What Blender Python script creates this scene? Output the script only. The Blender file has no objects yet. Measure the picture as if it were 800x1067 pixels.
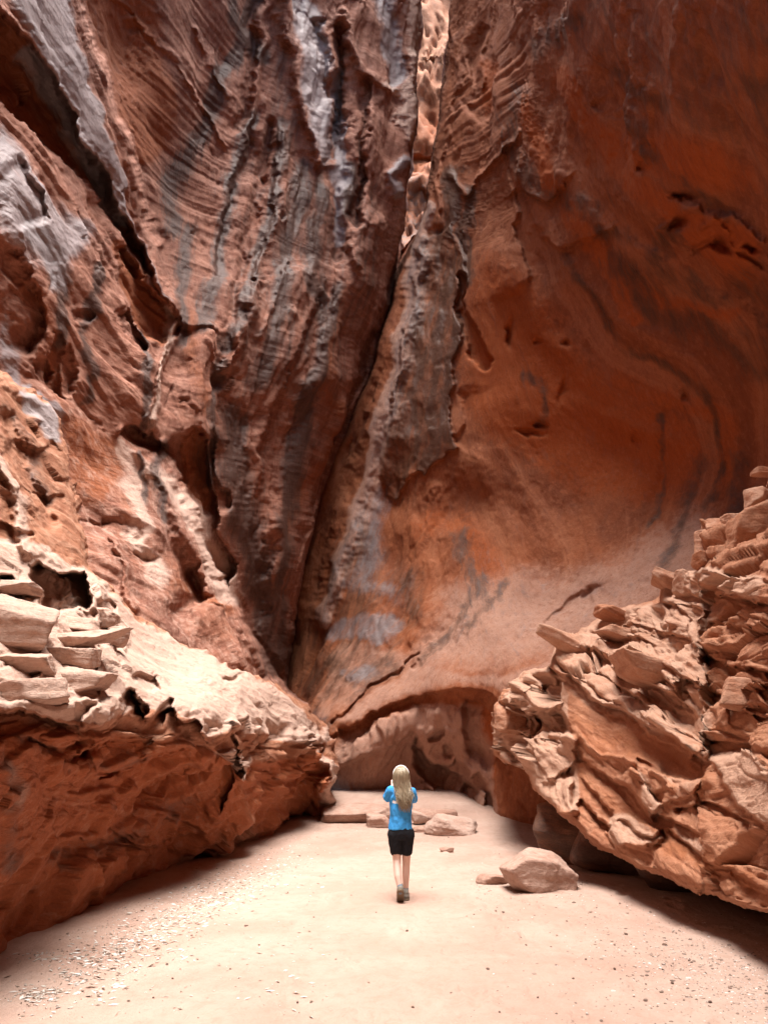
import bpy, bmesh, math, random
import numpy as np
from mathutils import Vector, Matrix
R = math.radians
random.seed(7)
RS = np.random.RandomState(11)
sc = bpy.context.scene
COL = sc.collection

# ------------------------------------------------------------------ camera model (photo pixels, 800 x 1067)
F = 806.0
PITCH = R(17.4)
CZ = 1.6
cs, sn = math.cos(PITCH), math.sin(PITCH)

def rays(px, py):
    u = (np.asarray(px, float) - 400.0) / F
    v = (np.asarray(py, float) - 533.5) / F
    return u, cs + v * sn, sn - v * cs

def P(px, py, Y):
    dx, dy, dz = rays(px, py)
    t = Y / dy
    return Vector((float(dx * t), float(Y), float(CZ + dz * t)))

def Pg(px, py, z=0.0):
    dx, dy, dz = rays(px, py)
    t = (z - CZ) / dz
    return Vector((float(dx * t), float(dy * t), z))

# ------------------------------------------------------------------ noise
_perm = np.concatenate([RS.permutation(256)] * 3).astype(np.int32)
_GRAD = RS.normal(size=(256, 3)); _GRAD /= np.linalg.norm(_GRAD, axis=1)[:, None]
_GRAD = _GRAD.astype(np.float32)

def perlin(p):
    p = np.asarray(p, np.float32)
    i = np.floor(p).astype(np.int32); f = p - i
    i &= 255
    w = f * f * f * (f * (f * 6 - 15) + 10)
    out = 0
    for dx in (0, 1):
        wx = w[:, 0] if dx else 1 - w[:, 0]
        a = _perm[(i[:, 0] + dx) & 255]
        for dy in (0, 1):
            wy = w[:, 1] if dy else 1 - w[:, 1]
            b = _perm[a + ((i[:, 1] + dy) & 255)]
            for dz in (0, 1):
                wz = w[:, 2] if dz else 1 - w[:, 2]
                g = _GRAD[_perm[b + ((i[:, 2] + dz) & 255)]]
                out = out + wx * wy * wz * (g[:, 0] * (f[:, 0] - dx) + g[:, 1] * (f[:, 1] - dy) + g[:, 2] * (f[:, 2] - dz))
    return out * 1.6

def fbm(p, octs=4, gain=.5, ridged=False):
    s = 0; a = 1; n = 0
    q = np.array(p, np.float32)
    for k in range(octs):
        v = perlin(q)
        if ridged: v = 1 - 2 * np.abs(v)
        s = s + a * v; n += a; a *= gain
        q = q * 2.03 + 17.3
    return s / n

def noise1(s, seed=0):
    z = np.zeros((len(s), 3), np.float32); z[:, 0] = s; z[:, 1] = seed * 7.31 + .37; z[:, 2] = seed * 3.7 + .61
    return perlin(z) * 1.5

def worley(p):
    """F1, F2 and the id of the nearest cell of a jittered grid"""
    p = np.asarray(p, np.float32)
    i = np.floor(p).astype(np.int32)
    f1 = np.full(len(p), 9., np.float32); f2 = f1.copy(); idn = np.zeros(len(p), np.int32); off = np.zeros((len(p), 3), np.float32)
    for dx in (-1, 0, 1):
        for dy in (-1, 0, 1):
            for dz in (-1, 0, 1):
                c = i + np.array([dx, dy, dz], np.int32)
                h = _perm[(_perm[(_perm[c[:, 0] & 255] + c[:, 1]) & 255] + c[:, 2]) & 255]
                h2 = _perm[h + 57]; h3 = _perm[h + 131]
                q = c + np.stack([h, h2, h3], 1) / 256.0 * .85 + .07
                e = p - q; d = np.sqrt((e ** 2).sum(1))
                m = d < f1
                f2 = np.where(m, f1, np.minimum(f2, d)); idn = np.where(m, h * 256 + h2, idn); off = np.where(m[:, None], e, off); f1 = np.where(m, d, f1)
    return f1, f2, idn, off

_rnd = RS.uniform(-1, 1, size=(65536, 3)).astype(np.float32)
def terrace(q, sharp=.16):
    """plates: a smooth field cut into flat steps with steep, broken edges"""
    f = np.floor(q); r = q - f
    return f + sstep((r - (1 - sharp)) / sharp) * .8 + .2 * r

def facets(p, size, tilt=.5):
    """blocks: every cell of a fractured rock stands out by its own amount and leans its own way"""
    f1, f2, cid, off = worley(p / np.array(size))
    e = f2 - f1
    return _rnd[cid, 0] + tilt * (off * _rnd[(cid * 7 + 13) & 65535]).sum(1), e

def sstep(x): 
    x = np.clip(x, 0, 1); return x * x * (3 - 2 * x)

# ------------------------------------------------------------------ curves and distances in the photo plane
def smooth_curve(pts, n=5, closed=False):
    p = np.array(pts, float)
    if len(p) < 3: return p
    if closed: q = np.vstack([p[-1], p, p[0], p[1]])
    else: q = np.vstack([2 * p[0] - p[1], p, 2 * p[-1] - p[-2]])
    out = []
    for k in range(1, len(q) - 2):
        a, b, c, d = q[k - 1:k + 3]
        for t in np.arange(n) / n:
            out.append(.5 * (2 * b + (c - a) * t + (2 * a - 5 * b + 4 * c - d) * t * t + (3 * b - a - 3 * c + d) * t ** 3))
    if not closed: out.append(p[-1])
    return np.array(out)

def pdist(X, Y, c, closed=False):
    best = np.full(X.shape, 1e9); side = np.zeros(X.shape); par = np.zeros(X.shape); nx = np.zeros(X.shape); ny = np.zeros(X.shape)
    inside = np.zeros(X.shape, bool)
    n = len(c); m = n if closed else n - 1
    for k in range(m):
        a = c[k]; b = c[(k + 1) % n]; e = b - a; L = max(e @ e, 1e-9)
        t = np.clip(((X - a[0]) * e[0] + (Y - a[1]) * e[1]) / L, 0, 1)
        qx = a[0] + t * e[0]; qy = a[1] + t * e[1]
        d = np.hypot(X - qx, Y - qy); w = d < best
        best = np.where(w, d, best); nx = np.where(w, qx, nx); ny = np.where(w, qy, ny)
        cr = e[0] * (Y - a[1]) - e[1] * (X - a[0])
        side = np.where(w, np.sign(cr), side); par = np.where(w, (k + t) / m, par)
        if closed and abs(e[1]) > 1e-12:
            hit = ((a[1] > Y) != (b[1] > Y)) & (X < a[0] + (Y - a[1]) * e[0] / e[1])
            inside ^= hit
    return best, side, par, nx, ny, inside

def tps(pts, X, Y):
    p = np.array(pts, float); xy = p[:, :2] / 400.0; n = len(p)
    dx, dy, dz = rays(p[:, 0], p[:, 1]); q = dy / p[:, 2]
    def phi(r2): return np.where(r2 > 0, r2 * np.log(np.maximum(r2, 1e-12)), 0)
    D = ((xy[:, None] - xy[None]) ** 2).sum(2)
    A = np.zeros((n + 3, n + 3)); A[:n, :n] = phi(D) + np.eye(n) * 2e-3
    A[:n, n] = 1; A[:n, n + 1:] = xy; A[n, :n] = 1; A[n + 1:, :n] = xy.T
    w = np.linalg.solve(A, np.concatenate([q, [0, 0, 0]]))
    x = X / 400.0; y = Y / 400.0
    out = w[n] + w[n + 1] * x + w[n + 2] * y
    for k in range(n): out = out + w[k] * phi((x - xy[k, 0]) ** 2 + (y - xy[k, 1]) ** 2)
    return 1.0 / np.clip(out, 1 / 60., 1 / 1.5)

def axis(lo, hi, flo, fhi, st):
    a = np.arange(flo, fhi + st, st)
    left = []; s = st * 2; x = flo - s
    while x > lo: left.append(x); s = min(s * 1.25, 14); x -= s
    right = []; s = st * 2; x = a[-1] + s
    while x < hi: right.append(x); s = min(s * 1.25, 14); x += s
    return np.array(left[::-1] + list(a) + right)

class Sheet:
    """a rock face: distances surveyed at photo points, then sculpted in metres and displaced in world space"""
    def __init__(s, x0, x1, y0, y1, st, ctrl, fx=(-14, 814), fy=(-14, 1080), warp=1.0):
        s.ax = axis(x0, x1, max(x0, fx[0]), min(x1, fx[1]), st); s.ay = axis(y0, y1, max(y0, fy[0]), min(y1, fy[1]), st)
        s.X, s.Y = np.meshgrid(s.ax, s.ay)
        s.t = tps(ctrl, s.X, s.Y)
        z = np.stack([s.X.ravel(), s.Y.ravel(), np.full(s.X.size, 3.3)], 1)
        def w(sc_, off): return perlin(z / sc_ + off).reshape(s.X.shape)
        s.U = s.X + warp * (7 * w(34, .1) + 3 * w(11, 5.2) + 1.3 * w(4.5, 2.2))
        s.V = s.Y + warp * (7 * w(34, 9.4) + 3 * w(11, 1.7) + 1.3 * w(4.5, 7.7))
        s.paint = {k: np.zeros(s.X.shape) for k in ('varnish', 'pale', 'rust', 'blue')}
        s.rough = np.ones(s.X.shape); s.frac = np.zeros(s.X.shape); s.beda = np.zeros(s.X.shape)
        s.mask = None
    def win(s, c, m):
        x0, x1 = np.searchsorted(s.ax, [c[:, 0].min() - m, c[:, 0].max() + m]); y0, y1 = np.searchsorted(s.ay, [c[:, 1].min() - m, c[:, 1].max() + m])
        return slice(y0, y1), slice(x0, x1)
    def f_stroke(s, pts, w, power=2, ends=True):
        p = np.array([q[:2] for q in pts], float); c = smooth_curve(p)
        ws = np.array([q[2] if len(q) > 2 else w for q in pts], float)
        sl = s.win(c, 3.2 * ws.max() + 12)
        d, side, par, *_ = pdist(s.U[sl], s.V[sl], c)
        wv = np.interp(par, np.linspace(0, 1, len(ws)), ws)
        f = np.exp(-(d / wv) ** power)
        return sl, f
    def stroke(s, pts, w, amp, power=2):
        sl, f = s.f_stroke(pts, w, power); s.t[sl] += amp * f
    def step(s, pts, amp, soft=3, fall=60, taper=.15):
        c = smooth_curve(pts); sl = s.win(c, 4 * fall + 12)
        d, side, par, *_ = pdist(s.U[sl], s.V[sl], c); sd = d * side
        tp = sstep(par / taper) * sstep((1 - par) / taper) if taper else 1
        s.t[sl] += amp * sstep(sd / soft + .5) * np.exp(-np.maximum(sd, 0) / fall) * tp
    def f_poly(s, pts, soft, curve=True, off=0.5):
        c = smooth_curve(pts, 4, True) if curve else np.array(pts, float)
        sl = s.win(c, soft * 2 + 12)
        d, _, _, _, _, ins = pdist(s.U[sl], s.V[sl], c, True)
        sd = np.where(ins, d, -d)
        return sl, sstep(sd / soft + off)
    def poly(s, pts, amp, soft=5, curve=True):
        sl, f = s.f_poly(pts, soft, curve); s.t[sl] += amp * f
    def bump(s, x, y, sx, sy, amp, rot=0):
        c_, s_ = math.cos(R(rot)), math.sin(R(rot))
        a = (s.U - x) * c_ + (s.V - y) * s_; b = -(s.U - x) * s_ + (s.V - y) * c_
        s.t += amp * np.exp(-(a / sx) ** 2 - (b / sy) ** 2)
    def col(s, ch, pts, w=None, val=1., soft=None, power=2):
        if soft is not None: sl, f = s.f_poly(pts, soft)
        else: sl, f = s.f_stroke(pts, w, power)
        a = s.paint[ch][sl] if ch in s.paint else getattr(s, ch)[sl]
        a[...] = a + (val - a) * f if val <= 0 or ch in ('rough', 'frac') else np.maximum(a, val * f)
    def outline(s, pts, back=5.0, rim=10, rr=1.0, margin=16, shift=2.0, under=None):
        """cut to an outline; the rim rounds off and runs on backwards so the rock has depth"""
        c = np.array(pts, float)
        d, _, _, nx, ny, ins = pdist(s.U, s.V, c, True)
        if under is not None:      # below this line the rim turns in under the rock instead of running straight back
            uc = np.array(under, float); yl = np.interp(nx, uc[:, 0], uc[:, 1]); w = sstep((ny - yl + 8) / 8)
            back = back * (1 - w) + 3.2 * w; sx_ = shift; shift = shift * (1 - w) + 46 * w
        s.t += np.where(ins, rr * (1 - np.sqrt(np.clip(1 - (1 - np.clip(d / rim, 0, 1)) ** 2, 0, 1))), rr + back * np.clip(d / margin, 0, 1))
        cx, cy = c[:, 0].mean(), c[:, 1].mean()
        k = np.clip(d / margin, 0, 1)
        X2 = nx + (s.X - s.U); Y2 = ny + (s.Y - s.V)
        dxn = s.U - nx; dyn = s.V - ny; L = np.maximum(np.hypot(dxn, dyn), 1e-6)
        s.X = np.where(ins, s.X, X2 - dxn / L * shift * k); s.Y = np.where(ins, s.Y, Y2 - dyn / L * shift * k)
        s.mask = ins | (d < margin)
    def grid(s):
        dx, dy, dz = rays(s.X, s.Y)
        s.p = np.stack([dx * s.t, dy * s.t, CZ + dz * s.t], 2)
        gx = np.gradient(s.p, axis=1); gy = np.gradient(s.p, axis=0)
        n = np.cross(gy, gx); n /= np.maximum(np.linalg.norm(n, axis=2), 1e-9)[..., None]
        # towards the viewer
        sg = np.sign((n * (np.array([0, 0, CZ]) - s.p)).sum(2)); n *= np.where(sg == 0, 1, sg)[..., None]
        for _ in range(2):
            for ax_ in (0, 1):
                k = 9; pad = [(0, 0)] * 3; pad[ax_] = (k, k); c_ = np.cumsum(np.pad(n, pad, mode='edge'), axis=ax_)
                sl1 = [slice(None)] * 3; sl2 = [slice(None)] * 3; sl1[ax_] = slice(2 * k, None); sl2[ax_] = slice(None, -2 * k)
                n = (c_[tuple(sl1)] - c_[tuple(sl2)]) / (2 * k)
        n /= np.maximum(np.linalg.norm(n, axis=2), 1e-9)[..., None]
        s.n = n
        return s.p.reshape(-1, 3), n.reshape(-1, 3)
    def push(s, d):
        # where the face runs straight away from the viewer it keeps only the broad shapes
        gy, gx = np.gradient(s.t); sx = np.gradient(s.ax)[None, :]; sy = np.gradient(s.ay)[:, None]
        g = np.hypot(gx / sx, gy / sy) * F / s.t
        for ax_ in (0, 1):
            for k in (1, 2): g = np.maximum(g, np.maximum(np.roll(g, k, ax_), np.roll(g, -k, ax_)))
        k = 1 / (1 + (g / 14.0) ** 2)
        s.p = s.p + s.n * (d.reshape(s.X.shape) * k)[..., None]
    def build(s, name, mat, bed, flow, parent=None, origin=(0, 0, 0)):
        h, w = s.X.shape
        idx = np.arange(h * w).reshape(h, w)
        q = np.stack([idx[:-1, :-1], idx[1:, :-1], idx[1:, 1:], idx[:-1, 1:]], 2).reshape(-1, 4)
        if s.mask is not None: q = q[s.mask.ravel()[q].all(1)]
        used = np.zeros(h * w, bool); used[q.ravel()] = True
        new = np.cumsum(used) - 1; q = new[q]
        v = (s.p.reshape(-1, 3) - np.array(origin))[used].astype(np.float32)
        me = bpy.data.meshes.new(name)
        me.vertices.add(len(v)); me.vertices.foreach_set('co', v.ravel())
        me.loops.add(q.size); me.loops.foreach_set('vertex_index', q.ravel().astype(np.int32))
        me.polygons.add(len(q)); me.polygons.foreach_set('loop_start', np.arange(0, q.size, 4, dtype=np.int32))
        me.update(calc_edges=True)
        me.polygons.foreach_set('use_smooth', np.ones(len(q), bool))
        ca = me.color_attributes.new('stains_and_light', 'FLOAT_COLOR', 'POINT')
        c = np.stack([s.paint[k].ravel() for k in ('varnish', 'pale', 'rust', 'blue')], 1)[used].astype(np.float32)
        ca.data.foreach_set('color', c.ravel())
        at = me.attributes.new('bed', 'FLOAT', 'POINT'); at.data.foreach_set('value', bed.ravel()[used].astype(np.float32))
        fl = me.attributes.new('flow', 'FLOAT_VECTOR', 'POINT'); fl.data.foreach_set('vector', flow[used].astype(np.float32).ravel())
        me.materials.append(mat); me.validate()
        o = bpy.data.objects.new(name, me); COL.objects.link(o); o.location = origin
        if parent: o.parent = parent; o.location = Vector(origin) - parent.location
        return o

def smin(a, b, k):
    h = np.clip(.5 + .5 * (b - a) / k, 0, 1)
    return b * (1 - h) + a * h - k * h * (1 - h)

def tag(o, label=None, cat=None, group=None, kind=None):
    if label: o['label'] = label
    if cat: o['category'] = cat
    if group: o['group'] = group
    if kind: o['kind'] = kind
    return o

# ------------------------------------------------------------------ materials
def nd(nt, t, **kw):
    n = nt.nodes.new(t)
    for k, v in kw.items():
        if k.startswith('i_'): n.inputs[k[2:].replace('_', ' ')].default_value = v
        else: setattr(n, k, v)
    return n

def mathn(nt, op, a, b=None, clamp=False):
    n = nt.nodes.new('ShaderNodeMath'); n.operation = op; n.use_clamp = clamp
    for i, x in enumerate((a, b)):
        if x is None: continue
        if isinstance(x, (int, float)): n.inputs[i].default_value = x
        else: nt.links.new(x, n.inputs[i])
    return n.outputs[0]

def mixc(nt, f, a, b, mode='MIX'):
    n = nt.nodes.new('ShaderNodeMix'); n.data_type = 'RGBA'; n.blend_type = mode; n.clamp_factor = True
    for s, x in ((n.inputs[0], f), (n.inputs[6], a), (n.inputs[7], b)):
        if isinstance(x, (int, float)): s.default_value = x
        elif isinstance(x, tuple): s.default_value = (*x, 1) if len(x) == 3 else x
        else: nt.links.new(x, s)
    return n.outputs[2]

def ramp(nt, f, stops):
    n = nt.nodes.new('ShaderNodeMapRange'); n.clamp = True; n.interpolation_type = 'SMOOTHSTEP'
    n.inputs[1].default_value, n.inputs[2].default_value = stops
    nt.links.new(f, n.inputs[0]); return n.outputs[0]

def noise_n(nt, vec, scale, detail=4, rough=.55, dist=0, dims='3D', w=None):
    n = nt.nodes.new('ShaderNodeTexNoise'); n.noise_dimensions = dims
    n.inputs['Scale'].default_value = scale; n.inputs['Detail'].default_value = detail
    n.inputs['Roughness'].default_value = rough; n.inputs['Distortion'].default_value = dist
    if vec is not None: nt.links.new(vec, n.inputs['Vector'])
    if w is not None: nt.links.new(w, n.inputs['W'])
    return n.outputs['Fac']

def scaled(nt, vec, s):
    n = nt.nodes.new('ShaderNodeVectorMath'); n.operation = 'MULTIPLY'; n.inputs[1].default_value = s
    nt.links.new(vec, n.inputs[0]); return n.outputs[0]

def rock_material(name, c_dark, c_mid, c_light, bed_freq=5.0, bed_bump=.5, grain=1.0, crack=.0, streak=.35, v1=(.042, .023, .019), v2=(.085, .048, .038), b1=(.22, .19, .195), b2=(.36, .32, .32), rust=(.26, .075, .026), pale=(.52, .36, .29), strata=1.0, pk=.9):
    m = bpy.data.materials.new(name); m.use_nodes = True; nt = m.node_tree; nt.nodes.clear()
    out = nt.nodes.new('ShaderNodeOutputMaterial'); b = nt.nodes.new('ShaderNodeBsdfPrincipled')
    nt.links.new(b.outputs[0], out.inputs[0])
    geo = nt.nodes.new('ShaderNodeNewGeometry'); pos = geo.outputs['Position']
    at = nt.nodes.new('ShaderNodeVertexColor'); at.layer_name = 'stains_and_light'
    sep = nt.nodes.new('ShaderNodeSeparateColor'); nt.links.new(at.outputs[0], sep.inputs[0])
    vr, pl, ru, bl = sep.outputs[0], sep.outputs[1], sep.outputs[2], at.outputs[1]
    ba = nt.nodes.new('ShaderNodeAttribute'); ba.attribute_name = 'bed'; bed = ba.outputs['Fac']
    n1 = noise_n(nt, pos, .7, 6, .6, .4)
    n2 = noise_n(nt, pos, 4.5, 6, .65, .3)
    n3 = noise_n(nt, pos, 34, 4, .7)
    fa = nt.nodes.new('ShaderNodeAttribute'); fa.attribute_name = 'flow'; flow = fa.outputs['Vector']
    nst = noise_n(nt, flow, 2.6, 7, .66, .15); nsf = noise_n(nt, flow, 11, 5, .7, .1)
    bw = mathn(nt, 'ADD', bed, mathn(nt, 'MULTIPLY', n2, .05))
    nb = noise_n(nt, None, bed_freq, 6, .72, 0, '1D', bw)
    nbf = noise_n(nt, None, bed_freq * 7, 4, .7, 0, '1D', bw)
    c = mixc(nt, ramp(nt, n1, (.33, .62)), c_dark, c_mid)
    c = mixc(nt, mathn(nt, 'MULTIPLY', ramp(nt, n2, (.42, .7)), .55), c, c_light)
    c = mixc(nt, mathn(nt, 'MULTIPLY', ramp(nt, nb, (.5, .68)), .42 * strata), c, c_light)
    c = mixc(nt, mathn(nt, 'MULTIPLY', ramp(nt, nb, (.48, .33)), .45 * strata), c, c_dark)
    c = mixc(nt, mathn(nt, 'MULTIPLY', ramp(nt, nbf, (.35, .65)), .12), c, c_light)
    def msk(ch, tex, k=1.0):
        return ramp(nt, mathn(nt, 'ADD', ch, mathn(nt, 'MULTIPLY', mathn(nt, 'SUBTRACT', tex, .5), k)), (.22, .72))
    c = mixc(nt, mathn(nt, 'MULTIPLY', msk(ru, n2, .9), .85), c, rust)
    c = mixc(nt, mathn(nt, 'MULTIPLY', msk(pl, n2, pk), .8), c, pale)
    c = mixc(nt, mathn(nt, 'MULTIPLY', ramp(nt, nsf, (.52, .66)), .32), c, c_light)
    c = mixc(nt, mathn(nt, 'MULTIPLY', ramp(nt, nsf, (.48, .34)), .38), c, c_dark)
    # desert varnish runs down the face in streaks
    stm = ramp(nt, nst, (.53, .72))
    c = mixc(nt, mathn(nt, 'MULTIPLY', stm, streak), c, (.16, .085, .065))
    tx = mathn(nt, 'ADD', mathn(nt, 'MULTIPLY', nst, .7), mathn(nt, 'MULTIPLY', nsf, .3))
    vm = msk(vr, tx, 1.5)
    vcol = mixc(nt, n2, v1, v2)
    c = mixc(nt, mathn(nt, 'MULTIPLY', vm, .88), c, vcol)
    bm = msk(bl, tx, 1.3)
    bcol = mixc(nt, n2, b1, b2)
    c = mixc(nt, mathn(nt, 'MULTIPLY', bm, .85), c, bcol)
    g = mathn(nt, 'MULTIPLY_ADD', n3, .6); g.node.inputs[2].default_value = .70
    gc = nt.nodes.new('ShaderNodeCombineColor'); [nt.links.new(g, gc.inputs[k]) for k in range(3)]
    c = mixc(nt, 1.0, c, gc.outputs[0], 'MULTIPLY')
    nt.links.new(c, b.inputs['Base Color'])
    rg = mathn(nt, 'SUBTRACT', .82, mathn(nt, 'MULTIPLY', mathn(nt, 'MAXIMUM', vm, bm), .3))
    nt.links.new(rg, b.inputs['Roughness']); b.inputs['Specular IOR Level'].default_value = .22
    # relief finer than the mesh
    h = mathn(nt, 'MULTIPLY', n2, .018)
    h = mathn(nt, 'ADD', h, mathn(nt, 'MULTIPLY', noise_n(nt, pos, 15, 6, .72, .2), .022 * grain))
    h = mathn(nt, 'ADD', h, mathn(nt, 'MULTIPLY', n3, .006 * grain))
    h = mathn(nt, 'ADD', h, mathn(nt, 'MULTIPLY', nsf, .030)); h = mathn(nt, 'ADD', h, mathn(nt, 'MULTIPLY', nst, .04))
    h = mathn(nt, 'ADD', h, mathn(nt, 'MULTIPLY', nb, .04 * bed_bump))
    h = mathn(nt, 'ADD', h, mathn(nt, 'MULTIPLY', nbf, .018 * bed_bump))
    if crack:
        vo = nt.nodes.new('ShaderNodeTexVoronoi'); vo.feature = 'DISTANCE_TO_EDGE'; vo.inputs['Scale'].default_value = 1.3
        wv = nt.nodes.new('ShaderNodeVectorMath'); wv.operation = 'ADD'
        cc = nt.nodes.new('ShaderNodeTexNoise'); cc.inputs['Scale'].default_value = 2.2; cc.inputs['Detail'].default_value = 5; nt.links.new(pos, cc.inputs['Vector'])
        nt.links.new(scaled(nt, pos, (1, 1, 2.2)), wv.inputs[0]); nt.links.new(scaled(nt, cc.outputs['Color'], (1.3, 1.3, 1.3)), wv.inputs[1]); nt.links.new(wv.outputs[0], vo.inputs['Vector'])
        h = mathn(nt, 'ADD', h, mathn(nt, 'MULTIPLY', ramp(nt, vo.outputs['Distance'], (0, .03)), crack))
    bp = nt.nodes.new('ShaderNodeBump'); bp.inputs['Strength'].default_value = .75; bp.inputs['Distance'].default_value = 1.0
    nt.links.new(h, bp.inputs['Height']); nt.links.new(bp.outputs[0], b.inputs['Normal'])
    return m

M_LEFT = rock_material('left_sandstone', (.155, .054, .033), (.245, .094, .057), (.40, .21, .15), 3.5, .55, b1=(.20, .165, .17), b2=(.35, .30, .30))
M_RIGHT = rock_material('alcove_sandstone', (.17, .046, .017), (.26, .077, .028), (.345, .13, .062), 2.2, .35, .5, 0, .22, v1=(.055, .024, .014), v2=(.10, .048, .03), b1=(.13, .10, .10), b2=(.24, .195, .19), rust=(.32, .072, .014), pale=(.39, .235, .175), strata=1.7, pk=.45)
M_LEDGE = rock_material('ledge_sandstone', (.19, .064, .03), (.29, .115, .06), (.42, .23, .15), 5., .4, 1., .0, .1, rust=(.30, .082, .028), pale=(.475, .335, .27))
M_PILE = rock_material('slab_sandstone', (.27, .10, .05), (.35, .15, .08), (.43, .22, .135), 6., .5, 1., .0, .08, rust=(.29, .098, .038), pale=(.45, .28, .20))
M_FAR = rock_material('sunlight_tinted_sandstone', (.32, .13, .068), (.38, .17, .095), (.44, .23, .145), 3., .3)  # lighter orange makes up for sunlight the far wall lacks
M_ROCK = rock_material('loose_rock', (.28, .15, .105), (.36, .21, .155), (.46, .31, .245), 5., .3, 1., .0, .05, pale=(.46, .325, .265))

def simple(name, c, rough=.8, bump=None, scale=30, var=.15, spec=.3):
    m = bpy.data.materials.new(name); m.use_nodes = True; nt = m.node_tree; b = nt.nodes['Principled BSDF']
    tc = nt.nodes.new('ShaderNodeTexCoord')
    n = noise_n(nt, tc.outputs['Object'], scale, 4, .6)
    lo = tuple(x * (1 - var) for x in c); hi = tuple(min(1, x * (1 + var)) for x in c)
    nt.links.new(mixc(nt, n, lo, hi), b.inputs['Base Color'])
    b.inputs['Roughness'].default_value = rough; b.inputs['Specular IOR Level'].default_value = spec
    if bump:
        bp = nt.nodes.new('ShaderNodeBump'); bp.inputs['Strength'].default_value = .6; bp.inputs['Distance'].default_value = bump
        nt.links.new(n, bp.inputs['Height']); nt.links.new(bp.outputs[0], b.inputs['Normal'])
    return m
# ================================================================== LEFT CANYON WALL
def unit(v): v = np.array(v, float); return v / np.linalg.norm(v)
ST = 1.3
left = [(-260,-330,6.5),(-260,0,7),(-260,300,7.3),(-260,600,7),(-260,900,6),
 (0,-330,9.2),(0,0,10),(0,200,10.6),(0,400,11.2),(0,600,11.2),(0,850,10),
 (120,-330,12),(120,0,13.6),(120,200,14.5),(120,400,14.6),(120,600,14.6),(120,850,15),
 (230,-330,15.5),(230,0,17.5),(230,200,18.8),(230,400,19),(230,600,19.8),(230,850,21),
 (330,-330,19.5),(330,0,21.2),(330,200,22.2),(330,400,23.4),(330,600,25.4),(320,850,26),
 (450,-330,24),(432,0,25),(420,200,25.6),(390,350,26.2),(340,520,26.6),(300,680,25.8),(300,860,26)]
L = Sheet(-260, 500, -220, 930, ST, left)
S = L
# the big hollow in the middle, bulges on the left
S.bump(205, 170, 62, 190, 1.3, 12); S.bump(125, 40, 34, 70, 1.0); S.bump(55, 300, 55, 110, -.9, -15); S.bump(150, 400, 38, 60, -.6)
S.bump(20, 200, 40, 60, -.5)
# pale leaning rib and the deep undercut on its left
S.poly([(-40,-60),(80,-60),(88,10),(108,60),(122,110),(140,170),(160,240),(183,318),(168,312),(142,242),(120,214),(82,133),(44,68),(0,12),(-40,-30)], -.9, 7)
S.poly([(-60,-20),(0,13),(44,69),(82,134),(123,215),(146,246),(172,316),(150,270),(128,240),(100,205),(70,172),(38,142),(0,112),(-60,70)], .75, 6)
S.stroke([(0,60),(60,120),(110,200),(140,245)], 22, .45)
S.step([(181,318),(160,245),(140,172),(124,110),(108,58),(90,5),(80,-50)], .9, 6, 55)
# second undercut under the rib foot
S.poly([(118,262),(133,262),(146,284),(160,305),(174,326),(186,332),(181,348),(166,350),(148,342),(128,305)], .65, 5)
S.poly([(124,327),(134,328),(147,349),(153,362),(143,362),(128,345)], .45, 4)
S.stroke([(182,335),(178,352),(170,385),(158,430)], 6, -.5); S.step([(150,440),(168,388),(177,350),(182,330)], .8, 4, 30)
# smaller scalloped hollows on the bulge
S.poly([(10,258),(22,262),(30,280),(26,298),(12,300),(2,280)], .25, 7); S.poly([(35,383),(50,375),(56,395),(46,402)], .2, 5)
S.poly([(52,352),(60,345),(68,360),(64,395),(70,430),(52,430),(50,390)], .3, 6); S.poly([(66,366),(76,362),(80,385),(76,410),(68,405)], .25, 6)
S.poly([(84,322),(92,320),(95,332),(86,334)], .3, 4)
S.step([(30,290),(45,330),(25,380)], .4, 8, 40); S.step([(20,160),(40,200),(48,235)], .3, 5, 25)
# big scalloped lip with the lit hollow under it
S.poly([(60,440),(70,436),(82,434),(92,441),(104,448),(118,459),(130,452),(142,442),(155,447),(165,462),(176,464),(187,456),(198,447),(207,447),(214,460),(222,500),(232,560),(240,600),(200,640),(120,640),(80,560),(64,500)], 1.0, 3.5)
S.poly([(82,437),(100,448),(116,462),(128,472),(120,500),(90,490),(76,460)], .8, 14)
S.step([(222,450),(228,490),(240,540)], .5, 4, 25)
for x, y, rx in ((150, 470, 13), (190, 480, 12), (207, 490, 10)): S.bump(x, y, rx, 24, .45)
for a in ([(128,452),(140,520)], [(168,462),(176,520)], [(197,452),(198,530)]): S.stroke(a, 4, -.25)
# dark smooth recess behind the buttress; smooth fin next to the crack
S.stroke([(240,400,16),(238,470,24),(252,560,32),(270,620,26)], 26, .6)
S.stroke([(392,240,18),(360,320,20),(325,430,22),(300,540,22),(288,620,20),(286,720,18)], 22, -.9)
S.step([(326,262),(332,300),(305,380),(282,450),(268,520),(258,600)], -.8, 5, 90)
S.step([(258,330),(250,380),(236,430),(232,480)], -.5, 5, 60)
S.stroke([(345,470),(325,520),(310,590),(300,650)], 4, .5); S.stroke([(392,350),(372,400),(350,455)], 4, .5)
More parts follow.
